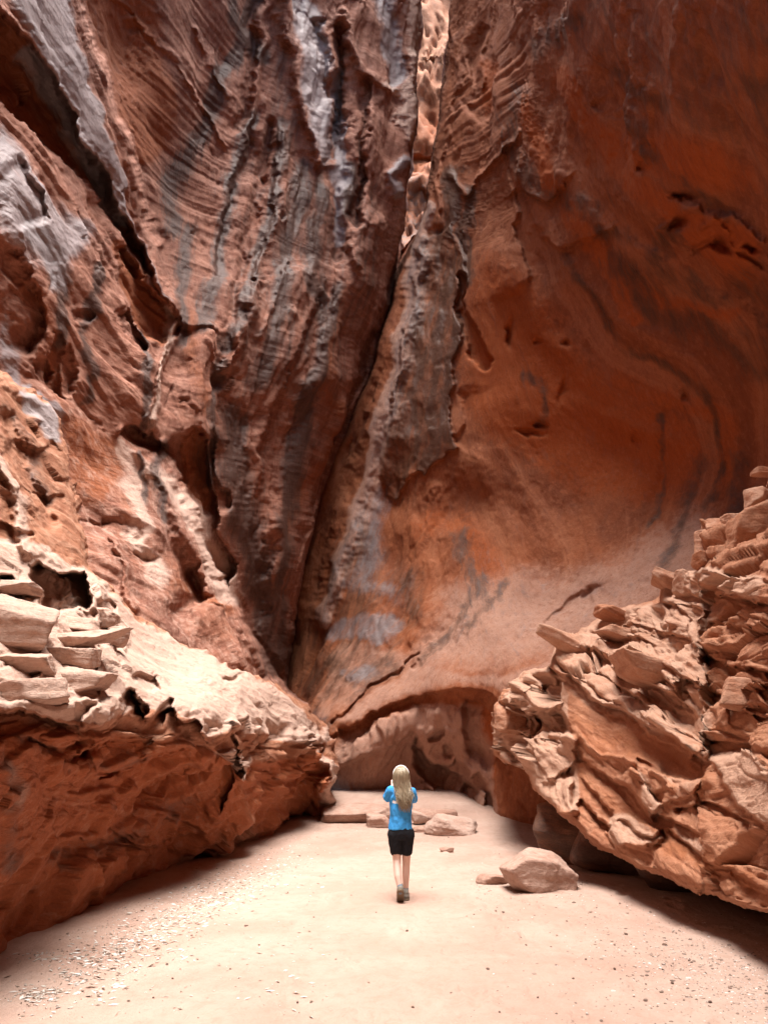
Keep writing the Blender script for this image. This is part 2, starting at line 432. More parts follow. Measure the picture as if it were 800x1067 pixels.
# right hand fins and grooves up to the slot
for pts, w, a in (([(296,-20),(308,50),(320,110),(333,150),(338,165)], 8, -.6), ([(346,30),(354,80),(352,130),(344,165)], 4, .8), ([(350,90),(356,140),(352,200),(352,260)], 7, .5),
                  ([(352,20),(372,60),(388,90),(380,130),(374,160)], 6, -.4), ([(383,85),(380,130),(376,180),(372,235)], 4, .7), ([(392,80),(405,95),(420,92)], 4, -.4),
                  ([(398,-20),(410,40),(418,85)], 12, .5), ([(430,60),(424,100),(428,140)], 5, -.5), ([(424,165),(412,180),(416,200)], 5, -.5),
                  ([(372,238),(368,260),(375,275)], 5, -.4), ([(270,-10),(262,60),(246,130)], 6, .5), ([(300,140),(285,230),(262,320),(250,380)], 5, -.35),
                  ([(286,130),(268,210),(250,290),(238,360)], 5, .35), ([(330,20),(336,60),(346,100)], 4, .45), ([(128,0),(170,50),(205,105),(235,150)], 2.5, -.12),
                  ([(205,30),(225,60),(238,95)], 3, -.15), ([(300,275),(290,300),(268,350)], 2, -.12), ([(318,365),(300,400)], 2, -.12)):
    S.stroke(pts, w, a)
S.step([(344,168),(352,120),(353,70),(345,20)], .7, 5, 22); S.step([(372,250),(378,180),(384,100)], -.5, 4, 35)
S.step([(248,200),(262,120),(280,40),(288,-20)], .5, 8, 60, .1); S.step([(218,300),(232,230),(262,130)], .35, 6, 40)
S.bump(212, 375, 16, 34, -.35); S.bump(200, 410, 14, 30, -.4); S.bump(245, 395, 12, 34, -.3)
# the edge: the wall turns away into the crack
EDGE = [(447,-340),(440,-60),(436,40),(432,120),(424,190),(414,255),(402,330),(388,390),(368,445),(342,505),(322,570),(308,640),(301,700),(300,780),(300,940)]
S.step(EDGE[::-1], 0, 3, 60)
c = smooth_curve(EDGE); d, sd_, *_ = pdist(S.X * .65 + S.U * .35, S.Y, c); e = -d * sd_     # positive to the right of the edge
S.t += np.where(e > -14, .9 * (1 - np.sqrt(np.clip(1 - np.clip((e + 14) / 14, 0, 1) ** 2, 0, 1))), 0) + (4 + 8 * sstep((S.Y - 230) / 70)) * np.clip(e / 14, 0, 1)
kc = .93 * (1 - sstep((S.Y - 230) / 70)); S.X = np.where(e > 0, S.X - e * kc, S.X); S.mask = e < 22

# the lit buttress that slopes down from the hollow
but = [(-100,420,10.6),(-100,900,9),(0,420,11),(0,600,10.4),(0,800,10.5),(60,430,12.3),(85,540,12.6),(100,490,13.6),(150,500,15),(170,470,16.2),(150,600,13.9),(130,630,12.6),(205,600,16.2),(215,560,17.3),(200,668,14.4),
       (232,610,18.2),(240,690,16),(260,655,18.7),(275,685,19.2),(300,722,20.3),(330,750,21),(340,860,21.5),(200,860,18)]
Bt = Sheet(-260, 500, -220, 930, ST, but)
Bt.stroke([(118,560),(128,600),(140,632)], 5, -.3); Bt.stroke([(178,560),(190,605),(187,640)], 9, .35); Bt.stroke([(200,600),(206,618),(200,628),(188,640)], 11, .9)
Bt.step([(190,640),(205,628),(222,624),(240,632)], -.5, 4, 30); Bt.bump(150, 583, 12, 6, .4); Bt.bump(165, 560, 22, 10, -.25)
Bt.stroke([(150,470),(168,500),(190,540),(215,590),(240,640),(262,680)], 8, -.35); Bt.stroke([(96,540),(130,545),(152,556)], 3, .18)
Bt.step([(225,690),(245,700),(252,695)], .5, 3, 14); Bt.step([(200,520),(215,570),(235,620)], -.3, 4, 20)
cB = smooth_curve([(-120,380),(60,405),(105,440),(140,452),(178,480),(200,520),(216,562),(232,602),(250,642),(276,684),(302,724),(345,768),(350,930),(-120,930)], 3, True)
d, _, _, _, _, ins = pdist(S.U, S.V, cB, True)
edge = np.where(ins, 1.0 * (1 - np.sqrt(np.clip(1 - (1 - np.clip(d / 12, 0, 1)) ** 2, 0, 1))), 1.0 + 14 * d / 14)
BTn = Bt.t + edge
onB = BTn < S.t
S.t = smin(S.t, BTn, .12)

# colours: varnish, blue grey rib, rust orange in the hollows
S.col('blue', [(5,-30),(60,-30),(88,60),(108,130),(130,200),(150,250),(176,312),(146,240),(124,212),(84,130),(50,72)], soft=12, val=1.)
S.col('blue', [(30,60,10),(70,110,14),(100,170,14),(128,230,10)], 12, .9); S.col('blue', [(0,130),(30,170),(70,215),(95,240),(60,290),(20,260),(-20,200)], soft=30, val=.75)
S.col('blue', [(55,225),(60,270),(62,300)], 12, .8); S.col('blue', [(0,320),(15,350),(20,400),(0,420)], soft=16, val=.6)
S.col('blue', [(18,405),(40,412),(62,432),(66,470),(45,455)], soft=12, val=.9)
S.col('blue', [(300,-40),(330,0),(342,60),(348,130),(345,170),(335,160),(322,110),(310,50)], soft=14, val=.8)
S.col('blue', [(352,80,6),(356,150,8),(354,250,6)], 8, .9); S.col('blue', [(400,-40,14),(408,30,14),(416,85,8)], 14, .85); S.col('blue', [(424,165),(413,180),(417,202)], 6, .9)
S.col('pale', [(430,-30),(434,60),(426,110),(430,140)], 7, .9); S.col('pale', [(404,90),(420,95),(430,110)], 5, .8)
for pts, w in (([(268,0),(250,50),(225,95),(205,130)], 9), ([(235,70),(215,120),(198,160),(180,200),(178,240)], 15), ([(300,130),(285,210),(262,300),(240,360)], 10), ([(262,120),(240,200),(225,280),(215,340)], 12),
               ([(195,240),(190,300),(192,350)], 10), ([(320,170),(300,250),(290,330),(270,400)], 16), ([(335,200),(325,260),(335,330)], 12), ([(240,380),(225,440),(220,500)], 10),
               ([(248,440),(250,520),(270,600),(290,690)], 24), ([(100,280),(92,340),(95,420)], 7), ([(60,260),(70,320),(62,360)], 10), ([(170,465),(165,500),(172,540)], 7), ([(150,470),(152,520)], 5),
               ([(355,300),(320,420),(300,540),(290,640)], 13), ([(150,345),(150,400),(150,440)], 6), ([(30,240),(50,260),(60,300)], 14), ([(240,0),(255,30),(275,60)], 12), ([(360,170),(365,220)], 10)):
    S.col('varnish', pts, w, .75)
S.col('varnish', [(285,40),(345,140),(395,180),(405,260),(370,380),(310,420),(262,400),(235,330),(250,220)], soft=50, val=.38)
S.col('rust', [(-60,-20),(0,14),(44,70),(82,135),(123,216),(146,246),(172,316),(150,270),(128,240),(100,205),(70,172),(38,142),(0,112),(-60,70)], soft=14, val=.8)
S.col('rust', [(90,-20),(150,-20),(170,60),(185,140),(150,170),(128,120),(108,55)], soft=24, val=.8)
S.col('rust', [(115,260),(135,262),(180,330),(182,350),(150,345)], soft=10, val=.9); S.col('rust', [(66,436),(118,459),(135,480),(110,520),(85,520)], soft=20, val=.8)
S.col('rust', [(190,455),(212,450),(222,520),(215,560),(195,520)], soft=14, val=.8); S.col('rust', [(360,300),(340,400),(350,440),(310,520),(290,600)], 9, .6); S.col('rust', [(180,610),(215,620),(235,632)], 10, .7)
S.col('rust', [(100,460),(150,560),(190,610),(230,660)], 22, .45); S.col('rust', [(20,300),(50,330),(60,420)], 16, .5); S.col('rust', [(200,330),(210,400),(225,440)], 14, .5)
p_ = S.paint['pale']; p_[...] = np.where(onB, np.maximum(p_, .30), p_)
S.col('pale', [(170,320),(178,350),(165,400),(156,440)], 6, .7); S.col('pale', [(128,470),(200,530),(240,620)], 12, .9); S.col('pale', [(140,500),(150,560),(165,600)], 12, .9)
S.col('rough', [(110,-30),(290,-30),(270,150),(230,320),(185,320),(160,240),(125,100)], soft=40, val=.35); S.col('rough', [(5,-30),(60,-30),(88,60),(108,130),(130,200),(150,250),(176,312),(146,240),(124,212),(84,130),(50,72)], soft=14, val=.25)
S.col('rough', [(0,150),(60,230),(110,270),(60,340),(-20,330)], soft=40, val=.5)
S.col('rough', [(250,460),(240,560),(260,640),(300,700)], 30, .3); S.col('rough', [(375,290),(330,420),(300,540),(290,640)], 22, .4)
S.col('rough', [(70,440),(115,460),(200,520),(120,540)], soft=20, val=.5)

pts, nr = S.grid()
r_ = S.rough.ravel()
near = np.clip(np.linalg.norm(pts, axis=1) / 16, .6, 1.35)
def along(p, a, b_, k):
    """coordinates squeezed k times along the line from a to b_ (the grain of the rock)"""
    u = unit(np.array(b_) - np.array(a)); return p - np.outer(p @ u, u) * (1 - 1. / k)
qA = along(pts, P(300, 700, 26), P(440, 60, 25.5), 8.0); qB = along(pts, P(20, 100, 10.5), P(175, 320, 15.5), 5.)
kAB = sstep((S.U.ravel() - 140) / 80)
n_bed = unit((.05, -.27, 1.))
bed = pts @ n_bed + .10 * fbm(pts / 3.5 + 3, 2)
def both(f): return f(qA) * kAB + f(qB) * (1 - kAB)
d = .24 * fbm(pts / 3., 2)
jag = lambda q: .09 * fbm(q / .2 + 4, 3) + .20 * fbm(q / .8 + 12, 2)
def plates(q, sc_, n, o_): return terrace((fbm(q / sc_ + o_, 2) + jag(q) * .45) * n, .22)
d += r_ * .075 * both(lambda q: plates(q, 1.5, 5., 3)) * (.4 + .6 * sstep((fbm(pts / 3.4 + 60, 2) + .25) / .4))
d += r_ * .035 * both(lambda q: plates(q, .5, 3.5, 31)) * sstep((fbm(pts / 1.6 + 90, 2) + .12) / .3)
d += r_ * 0.03 * both(lambda q: fbm(q / .16, 3, .6, True)) * (.3 + .7 * sstep((fbm(pts / 1.9 + 33, 2) + .05) / .3))
lam = noise1(bed * 2.1, 1) * .45 + noise1(bed * 5, 2) * .4 + noise1(bed * 11, 3) * .3 + noise1(bed * 22, 4) * .15
bowl = np.exp(-((S.U.ravel() - 210) / 75) ** 2 - ((S.V.ravel() - 165) / 170) ** 2)
mbed = np.clip(.12 + 1.0 * bowl + .5 * sstep((fbm(pts / 2.2 + 70, 2) - .1) / .3), 0, 1.1)
d += .036 * lam * mbed
fc, fe = facets(both(lambda q: q) * np.array([1, 1, 1]) if False else pts + .12 * np.stack([fbm(pts / .5 + k * 9, 2) for k in (1, 2, 3)], 1), (.8, .8, 1.3), 1.2)
gate = sstep((fbm(pts / 1.8 + 21, 2) - .22) / .12)
d += r_ * gate * (.06 * fc - .035 * (1 - sstep(fe / .1)))
d += (.35 + .65 * r_) * (.012 * fbm(pts / .2, 4, .6))
S.push(d * near)
flow = qA * kAB[:, None] + qB * (1 - kAB[:, None])
wallL = S.build('canyon_wall', M_LEFT, bed, flow, origin=(-5, 12, 0))
tag(wallL, kind='thing', label='tall red canyon wall with blue grey varnished ribs leaning back above the stepped ledge', cat='canyon wall')

# ================================================================== RIGHT CANYON WALL (alcove)
right = [(470,-330,21.5),(600,-330,11),(800,-330,6),(1080,-330,4.3),(400,-330,25),
 (470,0,24.5),(455,150,25),(435,300,25.2),(395,450,25.4),(345,600,25.6),(315,720,25.4),(312,860,25),(280,760,26),(340,300,27),
 (520,0,20),(505,150,21.3),(500,300,22.3),(480,450,23.2),(450,560,23.7),(430,640,23),(420,700,21.6),(400,740,21),
 (600,0,14.6),(600,150,16.6),(600,300,19),(600,420,20.6),(600,520,21.2),(600,600,20.2),(600,680,18.2),
 (700,0,11),(700,150,13),(700,300,16),(700,420,18.4),(700,500,19),(700,570,18.3),(700,680,16),
 (800,0,8.5),(800,150,10.4),(800,300,13.4),(800,420,16),(800,500,16.6),(800,600,15.6),(800,750,13.5),
 (1080,0,5.2),(1080,200,7),(1080,420,10),(1080,650,11),(1080,900,10),(800,930,12.5),
 (350,768,21),(470,722,19.8),(530,742,18.6),(345,850,22),(420,835,21.3),(470,790,20.6),(520,835,19),(600,870,16.5)]
W = Sheet(270, 1080, -220, 960, ST, right); S = W
# the arched lip at the base and what is broken out underneath
lip = [(340,772),(352,764),(368,756),(384,748),(398,739),(412,731),(430,724),(446,722),(455,721),(470,720),(482,719),(496,724),(510,730),(530,738),(560,760),(600,800),(600,900),(340,900)]
S.poly(lip, .32, 3, curve=False)
S.step([(600,800),(530,738),(500,726),(482,719),(455,720),(430,724),(398,739),(368,756),(340,772)][::-1], 0.0, 3, 30)
S.stroke([(352,770),(384,756),(412,740),(440,732),(470,732),(500,742)], 9, .2)
lip2 = [(335,806),(348,802),(362,797),(378,788),(392,783),(405,776),(420,770),(430,766),(436,772),(434,782),(444,790),(452,800),(470,802),(474,794),(484,800),(488,812),(496,806),(503,818),(510,826),(520,880),(335,880)]
S.poly(lip2, .4, 3, curve=False)
S.poly([(434,776),(446,792),(462,806),(478,812),(492,822),(488,838),(468,832),(448,818),(436,800)], .55, 6)
S.poly([(452,766),(462,764),(458,772),(448,774)], .25, 4); S.poly([(463,780),(470,784),(468,794),(462,790)], .25, 4)
S.poly([(484,730),(500,732),(514,745),(520,780),(505,800),(488,770)], .4, 10); S.stroke([(498,780),(505,830),(512,870)], 12, .3)
for a in ([(445,810),(455,835),(462,850)], [(486,815),(478,840)], [(503,822),(500,845)]): S.step(a, -.4, 3, 16)
# thin crack across the slope above it
S.stroke([(345,758),(360,738),(380,717),(405,700),(436,683)], 2.2, .22); S.step([(436,683),(405,700),(380,717),(360,738),(345,758)], -.15, 3, 60)
S.poly([(428,697),(440,692),(438,698),(430,702)], .15, 3)
# slope hollows
S.bump(560, 640, 70, 16, .3, -25); S.poly([(605,625),(620,615),(616,632)], .2, 4); S.bump(455, 670, 30, 16, .3, -20); S.bump(520, 660, 40, 14, -.3, -25)
S.step([(560,655),(575,640),(600,620),(640,605)], .2, 5, 20)
# pale fin, dark skin panel with a broken lower edge
S.stroke([(441,215,7),(428,310,12),(406,400,13),(384,480,13),(360,560,13),(334,645,11)], 11, -.5, 2)
S.step([(396,520),(404,450),(415,380),(430,300),(440,220)], -.35, 4, 40)
skin = [(440,250),(470,230),(486,290),(482,330),(474,380),(470,440),(474,470),(458,482),(448,496),(438,488),(426,492),(414,512),(404,524),(398,505),(404,450),(416,380),(430,310)]
S.poly(skin, -.22, 2.5, curve=False)
S.poly([(474,290),(484,288),(490,330),(508,372),(498,380),(484,350)], .5, 5); S.step([(470,470),(482,440),(478,400)], .2, 4, 20)
for a in ([(470,20),(476,90),(462,150),(452,230)], [(488,30),(482,60),(490,110)], [(505,40),(500,90)], [(475,180),(485,200),(500,180),(540,140)]): S.stroke(a, 3, -.3)
S.poly([(486,70),(500,30),(515,60),(512,110),(495,130),(484,110)], .5, 8)
S.step([(545,190),(556,205),(576,210),(595,175)], .3, 3, 30); S.step([(534,130),(545,200),(560,240),(600,255),(650,230)], .35, 5, 50)
S.step([(520,130),(532,190),(545,260),(560,310)], -.3, 6, 40)
# pockets in the dark overhang
for x, y, rx, ry, a in ((713,203,13,4,.7),(706,231,8,7,.8),(758,250,16,10,.6),(788,256,9,4,.6),(672,170,6,6,.4),(626,110,5,8,.3),(760,208,30,26,.35),(560,442,5,4,.5),(553,452,9,3,.3),(735,75,10,20,.2),(790,290,14,20,.3),(533,350,3,12,.4),(565,357,4,3,.3),(590,360,3,3,.3),(664,460,7,9,.25),(715,412,6,5,.25),(588,400,3,10,.2)):
    S.bump(x, y, rx, ry, a)
S.stroke([(735,235),(760,222),(780,240),(800,250)], 4, -.3); S.stroke([(690,240),(720,215),(745,225),(770,262)], 4, -.25); S.stroke([(720,262),(740,256),(770,262),(800,275)], 4, .3)
# rolling bands of the alcove
for pts, w, a in (([(560,90),(600,170),(650,230),(720,270),(800,330)], 16, .3), ([(540,170),(580,260),(640,330),(700,365),(745,400),(765,460),(755,530)], 14, -.22), ([(520,260),(560,340),(610,400),(650,440),(690,460)], 16, -.22),
                  ([(540,310),(570,370),(630,420)], 12, .2), ([(480,520),(520,540),(550,600)], 30, .4), ([(495,480),(530,560),(545,610)], 12, -.25), ([(690,430),(684,500),(672,560)], 7, .12), ([(745,415),(748,480),(730,540)], 7, .12)):
    S.stroke(pts, w, a)
# crack side of the wall
EDGE_R = [(478,-340),(474,-40),(468,30),(461,100),(455,150),(447,200),(434,250),(419,285),(401,340),(388,385),(363,440),(337,505),(317,575),(305,640),(300,700),(302,790),(302,960)]
c = smooth_curve(EDGE_R); d, sd_, *_ = pdist(S.X * .65 + S.U * .35, S.Y, c); e = d * sd_
S.t += np.where(e > -8, .5 * (1 - np.sqrt(np.clip(1 - np.clip((e + 8) / 8, 0, 1) ** 2, 0, 1))), 0) + (4 + 8 * sstep((S.Y - 230) / 70)) * np.clip(e / 14, 0, 1)
kc = .93 * (1 - sstep((S.Y - 230) / 70)); S.X = np.where(e > 0, S.X + e * kc, S.X); S.mask = e < 22
S.stroke([(385,400),(362,470),(340,540),(322,620)], 8, .2)

# stains and painted tone
S.col('varnish', skin, soft=6, val=.55)
for pts, w in (([(440,300),(420,400),(405,500)], 8), ([(465,290),(452,380),(450,480)], 7), ([(438,330),(432,420),(432,480)], 5), ([(478,330),(466,400),(466,460)], 7), ([(490,200),(480,250),(486,290)], 8), ([(474,180),(466,240)], 9),
               ([(590,265),(615,310),(640,350),(665,370),(690,378),(720,395),(742,415)], 7), ([(742,412),(752,450),(748,490),(736,530)], 5), ([(640,275),(670,310),(700,335),(740,345),(800,390)], 16), ([(688,430),(687,480),(684,520),(676,550)], 4),
               ([(640,80),(660,100),(690,110)], 16), ([(780,90),(810,110)], 20), ([(650,120),(690,170),(760,220)], 10), ([(560,50),(600,20)], 18), ([(545,100),(530,150),(560,190)], 12), ([(700,250),(680,280),(740,310)], 18), ([(780,300),(800,330)], 24),
               ([(545,390),(570,410),(560,440)], 7), ([(730,480),(700,570),(690,600)], 9), ([(770,480),(760,540)], 12), ([(380,560),(372,600),(376,640)], 22), ([(420,600),(430,640)], 14), ([(345,690),(375,705),(400,690)], 18), ([(330,700),(328,740),(345,760)], 12),
               ([(480,560),(500,620)], 12), ([(505,600),(470,660),(440,690)], 8), ([(525,610),(490,660)], 6), ([(560,200),(620,215)], 16), ([(620,240),(660,250)], 12)):
    S.col('varnish', pts, w * 1.2, .8 if pts[0][0] < 500 and pts[-1][1] < 500 and pts[0][1] > 150 else .55)
S.col('blue', [(442,215,6),(430,310,10),(412,400,10),(392,480,10),(366,560,10),(336,645,8)], 8, .42, power=4); S.col('pale', [(442,215,7),(430,310,11),(412,400,11),(392,480,11),(366,560,12),(336,645,10)], 9, 1.0, power=4); S.col('rough', [(442,215),(430,310),(408,400),(388,480),(362,560),(336,645)], 16, .15)
S.col('blue', [(345,650),(380,640),(415,648),(410,668),(360,672),(338,668)], soft=14, val=.6); S.col('blue', [(392,520),(385,570),(370,610)], 14, .55); S.col('blue', [(350,610),(400,610),(410,630)], 12, .5)
S.col('blue', [(500,560),(560,600),(640,590),(700,560),(700,620),(560,690),(470,700),(430,690),(450,640)], soft=40, val=.25)
S.col('pale', [(470,600),(560,590),(640,570),(720,520),(760,560),(700,640),(560,700),(470,712),(400,720),(440,650)], soft=75, val=.62)
S.col('blue', [(355,700),(380,690),(395,700),(370,712)], soft=10, val=.5); S.col('blue', [(610,620),(630,610)], 10, .4)
S.col('pale', [(345,755),(380,720),(440,690),(470,700),(540,700),(600,660),(640,640),(560,720),(480,716),(430,722),(380,748)], soft=16, val=.6)
S.col('pale', [(430,740),(480,740),(500,800),(470,790),(445,765)], soft=14, val=1.); S.col('pale', [(345,775),(400,750),(440,735),(500,740),(515,800),(510,870),(340,860)], soft=16, val=.65); S.col('pale', [(360,810),(430,790),(440,830),(350,840)], soft=12, val=.5)  # pale colour brightens the recess as if more light reached it
S.col('rust', [(500,260),(560,300),(620,380),(700,420),(740,460),(700,520),(620,520),(540,480),(490,440),(478,380)], soft=60, val=.7)
S.col('rust', [(585,80),(610,130),(640,170),(690,210),(730,245),(780,290)], 14, .8); S.col('rust', [(545,110),(575,190),(620,260),(660,330)], 10, .9); S.col('rust', [(620,150),(720,140),(790,200),(700,190)], soft=40, val=.7)
S.col('rust', [(720,220),(770,230),(800,260),(760,280),(720,260)], soft=18, val=.8); S.col('rust', [(510,70),(506,110)], 12, .8); S.col('rust', [(440,550),(470,540),(520,600)], 22, .5); S.col('varnish', [(345,560),(400,560),(450,600),(440,650),(400,690),(350,740),(312,730),(318,660)], soft=30, val=.42); S.col('pale', [(345,680),(400,670),(440,690),(380,720),(330,760)], soft=20, val=.5); S.col('rust', [(490,740),(512,760),(512,800)], 12, .6)
S.col('rust', [(560,170),(620,260),(680,310),(760,330)], 8, .6); S.col('rust', [(640,400),(700,420),(760,440),(750,500)], 16, .6)
S.col('varnish', [(560,-60),(820,-60),(820,200),(760,180),(680,120),(600,60)], soft=60, val=.36); S.col('varnish', [(640,270),(720,320),(820,360),(820,420),(740,370),(660,330)], soft=24, val=.4)  # top wash: dark brown stains, also painted shade to dim the overhang
S.col('rough', [(470,300),(560,200),(800,200),(800,560),(600,640),(520,620),(470,500)], soft=50, val=.34)
S.col('rough', [(350,775),(400,750),(480,735),(512,760),(512,860),(350,850)], soft=14, val=1.5); S.col('rough', [(340,760),(430,690),(560,640),(700,560),(600,690),(480,716)], soft=24, val=.5)

pts, nr = S.grid(); r_ = S.rough.ravel()
near = np.clip(np.linalg.norm(pts, axis=1) / 18, .5, 1.2)
n_b = unit((0, -.5, 1.))
def scalar_field(lines):
    """layers exposed in the alcove: each traced line is one level"""
    c = [(x, y, v) for v, ln in lines for x, y in ln]; p = np.array(c, float); xy = p[:, :2] / 400.; n = len(p)
    def phi(r2): return np.where(r2 > 0, r2 * np.log(np.maximum(r2, 1e-12)), 0)
    A = np.zeros((n + 3, n + 3)); A[:n, :n] = phi(((xy[:, None] - xy[None]) ** 2).sum(2)) + np.eye(n) * 1e-2; A[:n, n] = 1; A[:n, n + 1:] = xy; A[n, :n] = 1; A[n + 1:, :n] = xy.T
    w = np.linalg.solve(A, np.concatenate([p[:, 2], [0, 0, 0]])); x = S.X / 400.; y = S.Y / 400.; out = w[n] + w[n + 1] * x + w[n + 2] * y
    for k in range(n): out = out + w[k] * phi((x - xy[k, 0]) ** 2 + (y - xy[k, 1]) ** 2)
    return out.ravel()
band = scalar_field([(4, [(640,-60),(720,40),(820,110)]), (3, [(590,-40),(650,80),(720,150),(810,210)]), (2, [(560,50),(610,140),(660,200),(730,250),(810,320)]), (1, [(530,130),(575,230),(610,300),(645,352),(690,378),(730,400),(752,440),(752,490),(738,535)]),
    (0, [(505,230),(545,330),(590,400),(640,440),(684,455),(690,500),(680,550)]), (-1, [(485,330),(520,430),(560,500),(595,545),(610,590),(590,640)]), (-2, [(470,440),(490,520),(520,580),(510,640),(460,690)]), (-3, [(430,560),(450,620),(420,680)])])
kb = sstep((np.hypot((S.U.ravel() - 490) / 90, (S.V.ravel() - 40) / 190) - .7) / .5)
bed = (pts @ n_b) * (1 - kb) + (band * .9 + 40) * kb + .05 * fbm(pts / 1.4 + 13, 3)
qA = along(pts, P(340, 600, 25), P(470, 100, 25), 4.0); qB = along(pts, P(560, 200, 17), P(700, 420, 18.4), 3.0)
kAB = sstep((560 - S.U.ravel()) / 100)
d = .2 * fbm(pts / 2.8 + 2, 2)
jag = .08 * fbm(qA / .3 + 14, 3) + .22 * fbm(pts / 1.1 + 22, 2)
pl_ = both(lambda q: terrace((fbm(q / 1.6 + 7, 2) + jag * .5) * 4.5, .2))
d += (.04 + .96 * r_ ** 2) * .07 * pl_ * (.25 + .75 * sstep((fbm(pts / 3.4 + 61, 2) + .2) / .4))
pl2 = both(lambda q: terrace((fbm(q / .55 + 37, 2) + jag * .5) * 3.0, .2))
d += r_ * .05 * pl2 * sstep((fbm(pts / 1.7 + 91, 2) + .1) / .3)
lam = noise1(bed * 2.2, 4) * .4 + noise1(bed * 6, 5) * .4 + noise1(bed * 13, 6) * .3
gy_b, gx_b = np.gradient(band.reshape(S.X.shape)); gb = np.hypot(gx_b / np.gradient(S.ax)[None, :], gy_b / np.gradient(S.ay)[:, None]).ravel(); gm = 1 - kb * (1 - sstep((gb / np.median(gb) - .25) / .6))
d += (.25 + .75 * r_) * gm * (.04 * (1 - kb) + .03) * lam * (.25 + .75 * sstep((fbm(pts / 2.2 + 77, 2) + .1) / .3))
d += r_ * .045 * both(lambda q: fbm(q / .2, 3, .6, True)) * (.2 + .8 * sstep((fbm(pts / 1.9 + 35, 2) + .05) / .3)) + (.25 + .75 * r_) * .009 * fbm(pts / .2, 4, .6)
S.push(d * near)
flow = qA * kAB[:, None] + qB * (1 - kAB[:, None])
wallR = S.build('canyon_wall', M_RIGHT, bed, flow, origin=(5, 14, 0))
tag(wallR, kind='thing', label='dark orange overhanging alcove wall curving over the slope behind the slab pile', cat='canyon wall')

# ================================================================== LIT WALL SEEN THROUGH THE SLOT
far = [(360,-120,46),(560,-120,45),(360,300,38),(560,300,37),(450,0,43),(450,150,40.5),(360,450,38),(560,450,38)]
Fw = Sheet(340, 580, -110, 450, 2.0, far, fx=(400, 500), fy=(-10, 330)); S = Fw
S.step([(430,70),(448,62),(470,78)], .5, 5, 20, .1); S.step([(430,150),(450,158),(470,140)], .7, 5, 30, .1); S.step([(425,205),(445,196),(465,214)], .5, 4, 20, .1); S.stroke([(462,-60),(452,60),(448,160)], 5, .5)
S.col('rust', [(430,110),(470,110),(460,300),(400,330)], soft=60, val=.8); S.col('varnish', [(420,190),(460,190),(450,320),(390,330)], soft=50, val=.5); pts, nr = S.grid()  # rust and dark colour paint the shade of the lower slot
bed = (pts @ unit((.6, 0, .8))) * .35; S.push(.6 * fbm(pts * np.array([1, 1, .4]) / 1.6, 3) + .5 * terrace(fbm(pts * np.array([1, 1, .35]) / 1.3 + 6, 3) * 3, .2) + .05 * fbm(pts / .3, 3))
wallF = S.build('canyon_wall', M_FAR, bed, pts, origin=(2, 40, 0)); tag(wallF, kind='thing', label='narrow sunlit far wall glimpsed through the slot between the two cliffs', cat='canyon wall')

# ------------------------------------------------------------------ unseen cliffs past the camera and an added bend, shaped to block skylight
def flank(name, rows, mat, parent, amp=.45):
    """loft of rows (lists of points) refined and roughened"""
    a = np.array(rows, float)
    def ref(a, n):
        out = []
        for k in range(len(a) - 1):
            for t in np.arange(n) / n: out.append(a[k] * (1 - t) + a[k + 1] * t)
        out.append(a[-1]); return np.array(out)
    a = ref(a, 14); a = ref(a.transpose(1, 0, 2), 14).transpose(1, 0, 2)
    h, w, _ = a.shape; p = a.reshape(-1, 3)
    n = np.stack([fbm(p / 2.4 + k * 11, 4) for k in (1, 2, 3)], 1); p = p + n * amp
    idx = np.arange(h * w).reshape(h, w); q = np.stack([idx[:-1, :-1], idx[1:, :-1], idx[1:, 1:], idx[:-1, 1:]], 2).reshape(-1, 4)
    me = bpy.data.meshes.new(name); off = np.array(parent.location)
    me.from_pydata((p - off).tolist(), [], q.tolist()); me.polygons.foreach_set('use_smooth', np.ones(len(q), bool))
    me.attributes.new('flow', 'FLOAT_VECTOR', 'POINT').data.foreach_set('vector', (p * np.array([1, 1, .2])).astype(np.float32).ravel())
    at = me.attributes.new('bed', 'FLOAT', 'POINT'); at.data.foreach_set('value', (p @ n_bed).astype(np.float32)); me.color_attributes.new('stains_and_light', 'FLOAT_COLOR', 'POINT').data.foreach_set('color', np.tile(np.array([.2, 0, .1, 0], np.float32), len(p)))
    me.materials.append(mat); o = bpy.data.objects.new(name, me); COL.objects.link(o); o.parent = parent
    return o
yl = [8.5, 4, 0, -5, -8, -11]
flank('unseen_blocker', [[(-5.2 - .02 * (8 - y), y, -.6), (-6.0, y, 2.5), (-6.6, y, 6), (-7.2, y, 13), (-8.2, y, 27)] for y in yl], M_LEFT, wallL)
flank('unseen_blocker', [[(x, -10, -.6), (x, -10, 4), (x, -9, 10), (x, -6.5, 18), (x, -5, 27)] for x in (-8.5, -3, 3, 8.5)], M_LEFT, wallL)
flank('unseen_blocker', [[(7.5, y, -.6), (8.2, y, 3), (7.8, y, 7), (6.2, y, 12), (5.0, y, 19), (4.2, y, 27)] for y in (9, 4, 0, -4, -8, -11)], M_RIGHT, wallR)
